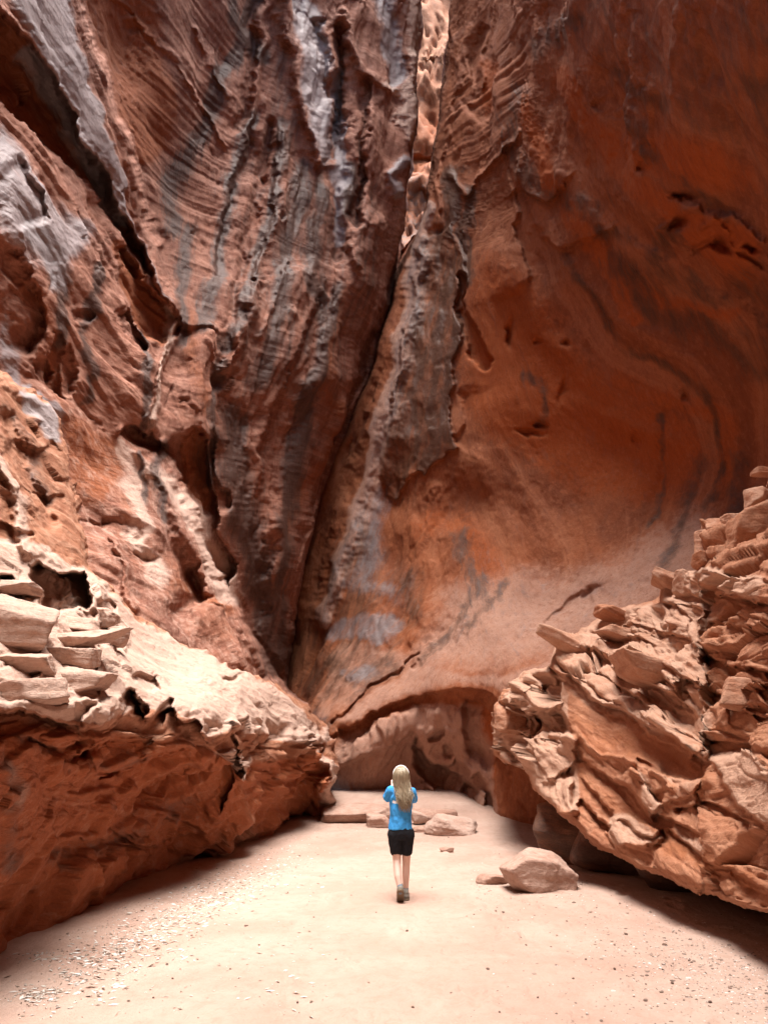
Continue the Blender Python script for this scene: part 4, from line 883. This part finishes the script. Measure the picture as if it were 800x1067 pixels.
# rocks under the tilted slab, added and coloured dark to deepen its shade
for k, (x, Y, w_, h_, lab) in enumerate([(612, 13.2, 1.5, 1.0, 'shade-coloured boulder in the dark hollow just behind the rounded tan boulder'), (690, 12.0, 2.3, 1.2, 'shade-coloured rock added under the middle of the tilted slab'), (790, 10.4, 2.6, 1.1, 'shade-coloured rock added under the near end of the tilted slab')]):
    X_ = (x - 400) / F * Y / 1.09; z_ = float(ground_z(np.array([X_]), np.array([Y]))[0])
    o = rock('hollow_shade_rock', (X_, Y, z_ + h_ * .3), (w_, 1.0, h_), 700 + k, (0, 8, -20 + 9 * k), lab, 'rock', mat=M_PILE, planes=12, sub=5, rough=.06)
    n_ = len(o.data.vertices); cc_ = np.zeros((n_, 4), np.float32); cc_[:, 0] = .62; o.data.color_attributes['stains_and_light'].data.foreach_set('color', cc_.ravel())  # dark coat over each rock in place of deep shade
# ================================================================== PERSON, SEEN FROM BEHIND
def add_cap(bm, a, b, ra, rb, seg=18, fy=1.0):
    """tapered limb with round ends"""
    a = Vector(a); b = Vector(b); ax_ = (b - a); Ln = ax_.length; z = ax_.normalized() if Ln > 1e-6 else Vector((0, 0, 1))
    x = z.orthogonal().normalized()
    if abs(z.z) > .7: x = (Vector((1, 0, 0)) - z * z.x).normalized()
    y = z.cross(x)
    rings = []
    for k in range(1, 6): t = math.pi / 2 * (1 - k / 5.); rings.append((a - z * ra * math.sin(t), ra * math.cos(t)))
    for k in range(0, 5): t = math.pi / 2 * (k / 5.); rings.append((b + z * rb * math.sin(t), rb * math.cos(t)))
    vs = [[bm.verts.new(c + (x * math.cos(q) + y * math.sin(q) * fy) * r) for q in [2 * math.pi * i / seg for i in range(seg)]] for c, r in rings]
    t0 = bm.verts.new(a - z * ra); t1 = bm.verts.new(b + z * rb)
    for i in range(seg):
        j = (i + 1) % seg
        bm.faces.new((t0, vs[0][j], vs[0][i])); bm.faces.new((t1, vs[-1][i], vs[-1][j]))
        for k in range(len(vs) - 1): bm.faces.new((vs[k][i], vs[k][j], vs[k + 1][j], vs[k + 1][i]))

def add_ell(bm, c, r, rot=None):
    m = Matrix.Translation(c) @ (rot or Matrix()) @ Matrix.Diagonal((*r, 1))
    bmesh.ops.create_uvsphere(bm, u_segments=24, v_segments=16, radius=1, matrix=m)

def chain(bm, pts, fy=1.0):
    for p, q in zip(pts, pts[1:]): add_cap(bm, p[:3], q[:3], p[3], q[3], fy=fy)

def loft(bm, rings, seg=32):
    vs = [[bm.verts.new((cx + rx * math.cos(2 * math.pi * i / seg), cy + ry * math.sin(2 * math.pi * i / seg), z)) for i in range(seg)] for z, cx, cy, rx, ry in rings]
    for k in range(len(vs) - 1):
        for i in range(seg):
            j = (i + 1) % seg; bm.faces.new((vs[k][i], vs[k][j], vs[k + 1][j], vs[k + 1][i]))
    bm.faces.new(vs[0][::-1]); bm.faces.new(vs[-1])

def fuse(name, bm, mat, parent, voxel=.006, smooth=4, fold=0.0, seed=0):
    """one continuous skin over the joined limbs"""
    bmesh.ops.recalc_face_normals(bm, faces=bm.faces[:])
    me = bpy.data.meshes.new('tmp'); bm.to_mesh(me); bm.free(); o = bpy.data.objects.new('tmp', me); COL.objects.link(o)
    m = o.modifiers.new('r', 'REMESH'); m.mode = 'VOXEL'; m.voxel_size = voxel; m.use_smooth_shade = True
    if smooth: m = o.modifiers.new('s', 'SMOOTH'); m.factor = .5; m.iterations = smooth
    dg = bpy.context.evaluated_depsgraph_get(); me2 = bpy.data.meshes.new_from_object(o.evaluated_get(dg)); bpy.data.objects.remove(o); bpy.data.meshes.remove(me)
    me2.name = name; me2.materials.clear(); me2.materials.append(mat)
    if fold:
        n = len(me2.vertices); co = np.zeros(n * 3, np.float32); me2.vertices.foreach_get('co', co); co = co.reshape(-1, 3); nn = np.zeros(n * 3, np.float32); me2.vertices.foreach_get('normal', nn); nn = nn.reshape(-1, 3)
        f = fbm(co * np.array([11, 11, 6.]) + seed, 3, .5, True) - .3
        co += nn * (fold * f)[:, None]; me2.vertices.foreach_set('co', co.ravel()); me2.update()
    me2.polygons.foreach_set('use_smooth', np.ones(len(me2.polygons), bool))
    ob = bpy.data.objects.new(name, me2); COL.objects.link(ob); ob.parent = parent; return ob

M_SKIN = simple('skin', (.66, .45, .37), .5, None, 20, .06, .4)
M_SHIRT = simple('blue_cotton', (.05, .30, .68), .85, .002, 60, .1, .2)
M_SHORTS = simple('black_jersey', (.010, .010, .013), .85, .002, 60, .2, .2)
M_WHITE = simple('white_cloth', (.75, .74, .74), .8, None, 40, .04)
M_SHOE = simple('grey_shoe', (.22, .20, .17), .85, .002, 50, .2)
M_SOLE = simple('brown_sole', (.17, .12, .08), .9, .002, 80, .25)
M_SOCK = simple('blue_grey_sock', (.16, .20, .24), .9, None, 60, .15)
M_HAIR = bpy.data.materials.new('blond_hair'); M_HAIR.use_nodes = True
_nt = M_HAIR.node_tree; _b = _nt.nodes['Principled BSDF']; _g = _nt.nodes.new('ShaderNodeNewGeometry'); _tc = _nt.nodes.new('ShaderNodeTexCoord')
_r = mixc(_nt, _g.outputs['Random Per Island'], (.15, .105, .065), (.40, .32, .215)); _n = noise_n(_nt, scaled(_nt, _tc.outputs['Object'], (70, 70, 7)), 1, 4)
_nt.links.new(mixc(_nt, _n, _r, (.26, .20, .13)), _b.inputs['Base Color']); _b.inputs['Roughness'].default_value = .42

pf = gpt(418.6, 939)
person = bpy.data.objects.new('person', None); COL.objects.link(person); person.location = pf
tag(person, 'person with long blond hair, blue shirt and black shorts walking away on the sand', 'person')
# body: torso, neck, head, arms raised in front of the face, one leg pushing off behind
bm = bmesh.new()
loft(bm, [(.66, -.008, 0, .09, .07), (.72, -.008, 0, .125, .09), (.80, -.01, 0, .118, .082), (.90, -.01, .005, .10, .072), (1.02, -.004, .005, .118, .082), (1.12, 0, .0, .128, .084), (1.19, 0, 0, .125, .07), (1.225, 0, .004, .085, .055), (1.25, 0, .008, .04, .04)])
add_cap(bm, (0, .01, 1.2), (0, .02, 1.30), .041, .038)
add_ell(bm, (0, .018, 1.372), (.070, .086, .088)); add_ell(bm, (0, .045, 1.325), (.052, .055, .062)); add_cap(bm, (0, .10, 1.355), (0, .117, 1.338), .008, .012)   # skull, jaw, nose
for s in (-1, 1):
    add_ell(bm, (s * .072, .022, 1.355), (.010, .017, .026)); add_ell(bm, (s * .027, .098, 1.368), (.014, .008, .008)); add_cap(bm, (0, .101, 1.312), (s * .016, .097, 1.314), .006, .005)
def hand(w_, palm_to, thumb_dir, s):
    w_ = Vector(w_); d = (Vector(palm_to) - w_).normalized(); side = Vector(thumb_dir).normalized(); n = d.cross(side).normalized()
    for k, (o_, ln) in enumerate(((.024, .052), (.009, .060), (-.007, .056), (-.022, .044))):
        r0 = w_ + side * o_ * .6; k1 = w_ + d * .062 + side * o_
        add_cap(bm, r0, k1, .013, .0095, 10)
        k2 = k1 + (d * .75 + n * s * .55).normalized() * ln * .5; k3 = k2 + (d * .15 + n * s).normalized() * ln * .5
        add_cap(bm, k1, k2, .0085, .0078, 10); add_cap(bm, k2, k3, .0078, .0062, 10)
    t1 = w_ + d * .018 + side * .024; t2 = t1 + (side * .8 + d * .55).normalized() * .034; t3 = t2 + (d * .9 + n * s * .5).normalized() * .026
    add_cap(bm, w_ + d * .005, t1, .014, .0115, 10); add_cap(bm, t1, t2, .0115, .0092, 10); add_cap(bm, t2, t3, .009, .007, 10)
ARM = {-1: [(-.118, 0, 1.19, .046), (-.172, .075, 1.105, .036), (-.098, .205, 1.235, .023)], 1: [(.115, 0, 1.185, .046), (.150, .085, 1.09, .036), (.07, .21, 1.215, .023)]}
for s in (-1, 1):
    chain(bm, [(s * .06, 0, 1.19, .05)] + ARM[s]); wr = ARM[s][2]
    hand(wr[:3], (wr[0] + .01, wr[1] + .03, wr[2] + .07), (-s * .8, .3, .1), -s if s > 0 else 1)
LEG = {-1: [(-.068, 0, .71, .076), (-.054, .01, .43, .047), (-.054, -.02, .38, .044), (-.044, -.085, .27, .043), (-.022, -.135, .15, .027)], 1: [(.060, 0, .71, .076), (.056, .05, .43, .047), (.054, .06, .38, .044), (.050, .07, .27, .043), (.048, .10, .09, .027)]}
for s in (-1, 1): chain(bm, LEG[s])
chain(bm, [(-.022, -.13, .15, .026), (-.020, -.135, .115, .018), (-.018, -.085, .085, .02), (-.017, -.04, .05, .014)]); chain(bm, [(.048, .09, .06, .030), (.052, .15, .045, .024), (.055, .22, .036, .018)])
fuse('body', bm, M_SKIN, person, .0052, 3)
# clothes
bm = bmesh.new()
loft(bm, [(.765, -.014, -.004, .134, .098), (.80, -.014, -.004, .132, .096), (.90, -.012, 0, .122, .088), (1.02, -.004, 0, .131, .094), (1.12, 0, -.002, .139, .094), (1.185, 0, 0, .133, .08), (1.222, 0, .004, .09, .062), (1.238, 0, .008, .052, .05)])
for s in (-1, 1):
    a, b_, _c = ARM[s]; mid = tuple(a[i] + (b_[i] - a[i]) * .82 for i in range(3))
    chain(bm, [(s * .07, 0, 1.18, .056), (*a[:3], .057), (*mid, .056)])
shirt = fuse('shirt', bm, M_SHIRT, person, .006, 2, .015, 3)
bm = bmesh.new()
loft(bm, [(.66, -.008, 0, .125, .092), (.72, -.009, 0, .134, .1), (.79, -.011, 0, .126, .09)])
for s in (-1, 1):
    lg = LEG[s]; kx = lg[1]; t = .60; mid = tuple(lg[0][i] + (kx[i] - lg[0][i]) * t for i in range(3))
    chain(bm, [(*lg[0][:3], .092), (*mid, .074)])
fuse('shorts', bm, M_SHORTS, person, .006, 2, .012, 8)
# print on the back of the shirt, half under the hair
bm = bmesh.new(); nU, nV = 9, 5; vs = {}
dg = bpy.context.evaluated_depsgraph_get()
for i in range(nU):
    for j in range(nV):
        x = -.105 + .085 * i / (nU - 1) + .004 * math.sin(j * 2.1); z = 1.055 + .03 * j / (nV - 1) + .003 * math.sin(i * 1.7)
        hit, loc, nor, _ = shirt.ray_cast(Vector((x, -.5, z)), Vector((0, 1, 0)))
        vs[i, j] = bm.verts.new(loc + Vector((0, -.002, 0)) if hit else (x, -.1, z))
for i in range(nU - 1):
    for j in range(nV - 1): bm.faces.new((vs[i, j], vs[i + 1, j], vs[i + 1, j + 1], vs[i, j + 1]))
me = bpy.data.meshes.new('shirt_print'); bm.to_mesh(me); bm.free(); me.materials.append(M_WHITE); o = bpy.data.objects.new('shirt_print', me); COL.objects.link(o); o.parent = shirt
# hair: a full head of wavy strands falling to the middle of the back
bm = bmesh.new(); rs = np.random.RandomState(5)
def tube(bm, pts, rad, seg=6):
    prev = None
    for k, p in enumerate(pts):
        d = (pts[min(k + 1, len(pts) - 1)] - pts[max(k - 1, 0)]).normalized(); x = d.orthogonal().normalized(); y = d.cross(x); r = rad[k]
        ring = [bm.verts.new(p + (x * math.cos(2 * math.pi * i / seg) + y * math.sin(2 * math.pi * i / seg)) * r) for i in range(seg)]
        if prev:
            for i in range(seg): bm.faces.new((prev[i], prev[(i + 1) % seg], ring[(i + 1) % seg], ring[i]))
        else: bm.faces.new(ring[::-1])
        prev = ring
    bm.faces.new(prev)
hc = Vector((0, .014, 1.372))
for k in range(280):
    th = math.pi * (-.06 + 1.12 * rs.rand()); ele = rs.uniform(.15, 1.0)    # around the back of the head, from side to side
    sx = math.cos(th); sy = -max(0.0, math.sin(th)) 
    top = hc + Vector((.012 * sx, -.005 + .02 * rs.rand(), .095)); lay = rs.uniform(.0, .012)
    sidep = hc + Vector(((.078 + lay) * sx, (.088 + lay) * sy - .004, .03 * rs.rand() - .01)); ear = sidep + Vector((.006 * sx, .004, -.075))
    fall = rs.uniform(.24, .42) if abs(sx) < .75 else rs.uniform(.16, .34)
    endx = sx * rs.uniform(.03, .075) + .045; sh = Vector((sx * .078 + .022, -.088 - lay + .035 * abs(sx), 1.21 + rs.uniform(-.02, .02)))
    end = Vector((endx, -.115 - lay, 1.25 - fall)); end.z = max(end.z, .955 + .09 * rs.rand() * (1 + abs(sx)))
    ctrl = [top, hc + Vector((.057 * sx, .062 * sy - .004, .066)), sidep, ear, sh, (sh + end) / 2 + Vector((rs.uniform(-.03, .03), -.006, 0)), end]
    c_ = np.array([p[:] for p in ctrl]); pts_ = []
    q = np.vstack([2 * c_[0] - c_[1], c_, 2 * c_[-1] - c_[-2]])
    for m in range(1, len(q) - 2):
        for t in (0, .25, .5, .75): a, b_, cc, dd = q[m - 1:m + 3]; pts_.append(.5 * (2 * b_ + (cc - a) * t + (2 * a - 5 * b_ + 4 * cc - dd) * t * t + (3 * b_ - a - 3 * cc + dd) * t ** 3))
    pts_.append(q[-2]); ph = rs.uniform(0, 6); wv_ = [Vector(p) + Vector((math.sin(ph + i * .9), .6 * math.cos(ph + i * .8), 0)) * .010 * max(0, i - 9) / 12 for i, p in enumerate(pts_)]
    thin = .45 if k % 6 == 0 else 1.0
    if k % 6 == 0: wv_ = [p + Vector((math.sin(ph + i * .5) * .016 + .02 * sx, -.012, 0)) * (i / len(wv_)) for i, p in enumerate(wv_)]
    tube(bm, wv_, [.0075 * thin * (1 - .75 * (i / (len(wv_) - 1)) ** 2.5) for i in range(len(wv_))])
add_ell(bm, (0, .004, 1.378), (.077, .082, .086)); add_cap(bm, (0, -.045, 1.34), (.012, -.085, 1.14), .056, .05, fy=.5); add_cap(bm, (.012, -.085, 1.16), (.026, -.1, 1.03), .055, .03, fy=.4)
me = bpy.data.meshes.new('hair'); bm.to_mesh(me); bm.free(); me.materials.append(M_HAIR); me.polygons.foreach_set('use_smooth', np.ones(len(me.polygons), bool)); hair = bpy.data.objects.new('hair', me); COL.objects.link(hair); hair.parent = person
# white band over the crown
bm = bmesh.new(); pts_ = [hc + Vector((.090 * math.cos(a), .004 + .012 * math.sin(a), .005 + .098 * math.sin(a))) for a in np.linspace(-.1, math.pi + .1, 25)]; tube(bm, pts_, [.0095] * 25, 8)
me = bpy.data.meshes.new('headband'); bm.to_mesh(me); bm.free(); me.materials.append(M_WHITE); me.polygons.foreach_set('use_smooth', np.ones(len(me.polygons), bool)); o = bpy.data.objects.new('headband', me); COL.objects.link(o); o.parent = person
# socks and shoes
bm = bmesh.new(); chain(bm, [(-.024, -.127, .175, .033), (-.020, -.142, .125, .035)]); fuse('sock', bm, M_SOCK, person, .005, 2)
bm = bmesh.new(); chain(bm, [(.048, .098, .125, .033), (.048, .09, .075, .036)]); fuse('sock', bm, M_SOCK, person, .005, 2)
def shoe(heel, ball, toe, up):
    heel, ball, toe, up = map(Vector, (heel, ball, toe, up)); bm = bmesh.new()
    h_ = heel + up * .042; b_ = ball + up * .036; t_ = toe + up * .028
    add_cap(bm, h_, h_ + (b_ - h_) * .3 + up * .02, .038, .041); add_cap(bm, h_, b_, .039, .040); add_cap(bm, b_, t_, .040, .030); add_cap(bm, h_ + up * .035, h_ + up * .045 + (b_ - h_) * .15, .036, .036)
    sh_ = fuse('shoe', bm, M_SHOE, person, .005, 2)
    bm = bmesh.new(); add_cap(bm, heel + up * .008, ball + up * .008, .041, .043, 20, 1); add_cap(bm, ball + up * .008, toe + up * .008, .043, .032, 20, 1)
    for v in bm.verts:
        q = v.co - heel; hgt = q.dot(up)
        # flat tread following the bend of the foot
        ref = 0 if (v.co - ball).dot((ball - heel).normalized()) < 0 else 0
        v.co -= up * (hgt - max(-.006, min(.016, hgt)))* .9
    fuse('sole', bm, M_SOLE, sh_, .004, 1)
d_ = Vector((0, .105, -.10)).normalized(); shoe((-.020, -.165, .120), (-.018, -.045, .012), (-.016, .0, .008), Vector((0, .69, .72)).normalized() * -1 if False else Vector((0, .66, .75)))
shoe((.047, .06, .002), (.053, .165, .002), (.057, .24, .006), (0, 0, 1))
# ================================================================== PEBBLES, GRAVEL AND DRY LITTER ON THE SAND
M_GRAV = bpy.data.materials.new('gravel_stone'); M_GRAV.use_nodes = True
_nt = M_GRAV.node_tree; _b = _nt.nodes['Principled BSDF']; _g = _nt.nodes.new('ShaderNodeNewGeometry'); _cr = _nt.nodes.new('ShaderNodeValToRGB')
_e = _cr.color_ramp.elements; _e[0].color = (.10, .065, .05, 1); _e[1].color = (.66, .62, .58, 1)
for p_, c_ in ((.35, (.27, .19, .15)), (.6, (.40, .29, .23)), (.85, (.45, .38, .34))): _x = _e.new(p_); _x.color = (*c_, 1)
_nt.links.new(_g.outputs['Random Per Island'], _cr.inputs[0]); _nt.links.new(_cr.outputs[0], _b.inputs['Base Color']); _b.inputs['Roughness'].default_value = .9
M_PEB = rock_material('pebble_stone', (.10, .06, .045), (.17, .10, .075), (.26, .17, .13))
_V1, _F1 = ico(1)
def stones(name, pts_, sizes, mat, flat=.6, seed=0):
    rs = np.random.RandomState(seed); V = []; Fc = []
    for k, (p_, s_) in enumerate(zip(pts_, sizes)):
        q = _V1 * rs.uniform(.7, 1.25, (len(_V1), 1)) * np.array([s_, s_ * rs.uniform(.6, 1), s_ * flat * rs.uniform(.6, 1.1)]); a = rs.uniform(0, 6.3)
        q = q @ np.array([[math.cos(a), math.sin(a), 0], [-math.sin(a), math.cos(a), 0], [0, 0, 1]])
        V.append(q + p_); Fc.append(_F1 + k * len(_V1))
    me = bpy.data.meshes.new(name); me.from_pydata(np.vstack(V).tolist(), [], np.vstack(Fc).tolist()); me.materials.append(mat)
    o = bpy.data.objects.new(name, me); COL.objects.link(o); return o
rs = np.random.RandomState(21)
def on_sand(x, y): return np.stack([x, y, ground_z(x, y)], 1)
# gravel swept against the shade on the right
xy = []
while len(xy) < 3800:
    x = rs.uniform(480, 830); y = rs.uniform(935, 1075)
    edge = 948 + max(0, (x - 600)) * .27
    w_ = math.exp(-((y - edge - 22) / 34) ** 2) * min(1, max(0, (x - 590) / 110)) + .10 * min(1, max(0, (x - 470) / 160))
    if rs.rand() < w_: p_ = Pg(x, y); xy.append((p_.x, p_.y))
for k in range(1500):      # chips along the foot of the rocks
    x = rs.choice([rs.uniform(60, 340), rs.uniform(340, 520), rs.uniform(490, 620)]); y = (1003 - x * .42 + abs(rs.normal()) * 14) if x < 340 else ((862 + abs(rs.normal()) * 9) if x < 490 else 925 + rs.normal() * 16)
    p_ = Pg(x, y)
    if p_.y < 18.3: xy.append((p_.x, p_.y))
xy = np.array(xy); gvl = stones('gravel', on_sand(xy[:, 0], xy[:, 1]), np.minimum(rs.lognormal(math.log(.0055), .55, len(xy)), .026), M_GRAV, .6, 3); tag(gvl, kind='stuff')
# pale dry plant litter along the shade of the left undercut
V = []; Fc = []
M_LIT = bpy.data.materials.new('dry_litter'); M_LIT.use_nodes = True
_nt = M_LIT.node_tree; _b = _nt.nodes['Principled BSDF']; _g = _nt.nodes.new('ShaderNodeNewGeometry'); _cr = _nt.nodes.new('ShaderNodeValToRGB'); _e = _cr.color_ramp.elements; _e[0].color = (.12, .08, .055, 1); _e[1].color = (.64, .63, .60, 1)
for p_, c_ in ((.15, (.26, .19, .14)), (.35, (.44, .37, .31)), (.6, (.56, .53, .48))): _x = _e.new(p_); _x.color = (*c_, 1)
_nt.links.new(_g.outputs['Random Per Island'], _cr.inputs[0]); _nt.links.new(_cr.outputs[0], _b.inputs['Base Color']); _b.inputs['Roughness'].default_value = .85
n_ = 0
while n_ < 3200:
    x = rs.uniform(-20, 345); y = rs.uniform(855, 1062); edge = 1012 - x * .47
    clump = math.exp(-((x - 230) / 70) ** 2 - ((y - (edge + 26)) / 17) ** 2) * 1.2 + .7 * math.exp(-((x - 135) / 60) ** 2 - ((y - (edge + 40)) / 24) ** 2) + 1.2 * math.exp(-((x - 38) / 16) ** 2 - ((y - 1037) / 7) ** 2) + .9 * math.exp(-((x - 78) / 10) ** 2 - ((y - 1020) / 5) ** 2) + .6 * math.exp(-((x - 50) / 22) ** 2 - ((y - 1000) / 6) ** 2) + .5 * math.exp(-((x - 98) / 8) ** 2 - ((y - 1036) / 4) ** 2) + .02 * (y > edge)
    if rs.rand() > clump: continue
    p_ = Pg(x, y); z = float(ground_z(np.array([p_.x]), np.array([p_.y]))[0]); a = rs.normal() * .7; ln = min(.036, rs.lognormal(math.log(.012), .75)); wd = ln * rs.uniform(.1, .5); dx = Vector((math.cos(a), math.sin(a), rs.normal() * .15)) * ln; dy = Vector((-math.sin(a), math.cos(a), rs.normal() * .3)) * wd; o_ = Vector((p_.x, p_.y, z + .006)); up = Vector((0, 0, .003)); b0 = len(V)
    V += [o_ - dx, o_ + dy * .6 + up, o_ + dx, o_ - dy, o_ - up * 1.5]; Fc += [(b0, b0 + 3, b0 + 1), (b0 + 3, b0 + 2, b0 + 1), (b0, b0 + 1, b0 + 4), (b0 + 1, b0 + 2, b0 + 4), (b0 + 2, b0 + 3, b0 + 4), (b0 + 3, b0, b0 + 4)]; n_ += 1
me = bpy.data.meshes.new('litter'); me.from_pydata([v[:] for v in V], [], Fc); me.materials.append(M_LIT); lit = bpy.data.objects.new('litter', me); COL.objects.link(lit); tag(lit, kind='stuff')
# single pebbles
protos = [rock_mesh('pebble', (1, .75, .55), 300 + k, 9, 3, .05, 14, M_PEB) for k in range(4)]
spots = [(508,1010,1.6),(424,970,1.5),(366,933,1.1),(382,914,1.2),(256,965,1.3),(327,956,1),(392,951,1),(270,985,1),(290,1024,1),(430,1050,1.1),(258,965,1),(200,975,1.3),(206,1000,1.2),(240,1010,1.1),(145,985,1.3),(430,880,1),(478,902,.9),(520,890,1),(610,1000,1.3),(672,1043,2.2),(560,1040,1),(597,1020,1),(640,1010,1.2),(548,985,1),(350,1000,.9),(160,1040,1.1),(310,1045,1),(470,1035,1),(384,1020,.8),(300,930,.9),(260,920,.9),(346,905,.8),(375,885,.8),(450,925,.9),(486,955,.9),(540,960,.9),(580,975,1.1),(640,985,1.2),(700,1025,1.5),(740,1050,1.5),(760,1030,1.5),(692,985,2.4),(652,974,1.8),(520,1055,1),(120,1010,1.2),(60,1050,1.4),(180,1020,1),(222,940,1),(315,890,.8),(590,960,1)]
for k, (x, y, s_) in enumerate(spots):
    o = bpy.data.objects.new('pebble', protos[k % 4]); COL.objects.link(o); o.location = gpt(x, y, .004); z_ = .017 * s_ * (.8 + .4 * rs.rand()); o.scale = (z_, z_, z_); o.rotation_euler = (0, 0, rs.uniform(0, 6.3))
    tag(o, 'small dark pebble lying loose on the open pale sand', 'pebble', 'pebbles scattered on the sand')
# ================================================================== LIGHT, CAMERA
w = bpy.data.worlds.new('World'); sc.world = w; w.use_nodes = True; nt = w.node_tree
sky = nt.nodes.new('ShaderNodeTexSky'); sky.sky_type = 'NISHITA'; sky.sun_disc = False
SUN_EL, SUN_AZ = R(80), R(150)      # azimuth clockwise from +Y, where the sun stands
sky.sun_elevation = SUN_EL; sky.sun_rotation = SUN_AZ; sky.dust_density = 3.0; sky.air_density = 1.0
nt.links.new(sky.outputs[0], nt.nodes['Background'].inputs[0]); nt.nodes['Background'].inputs[1].default_value = .10
sd = bpy.data.lights.new('sun', 'SUN'); sd.energy = 5.0; sd.angle = R(46); sd.color = (1, .965, .92)
so = bpy.data.objects.new('sun', sd); COL.objects.link(so)
to = Vector((math.sin(SUN_AZ) * math.cos(SUN_EL), math.cos(SUN_AZ) * math.cos(SUN_EL), math.sin(SUN_EL)))
so.rotation_euler = to.to_track_quat('Z', 'Y').to_euler(); so.location = (0, 0, 40)
cd = bpy.data.cameras.new('camera'); co = bpy.data.objects.new('camera', cd); COL.objects.link(co)
co.location = (0, 0, CZ); co.rotation_euler = (R(90) + PITCH, 0, 0)
cd.sensor_fit = 'VERTICAL'; cd.sensor_height = 36; cd.lens = 36 * F / 1067; cd.clip_end = 500; cd.clip_start = .05
sc.camera = co
sc.view_settings.view_transform = 'Standard'; sc.view_settings.look = 'None'; sc.view_settings.exposure = 1.74; sc.view_settings.gamma = 1
c = sc.cycles
c.use_denoising = True; c.denoiser = 'OPENIMAGEDENOISE'; c.denoising_input_passes = 'RGB_ALBEDO_NORMAL'
c.max_bounces = 9; c.diffuse_bounces = 8; c.glossy_bounces = 2; c.use_adaptive_sampling = False; c.sample_clamp_indirect = 6
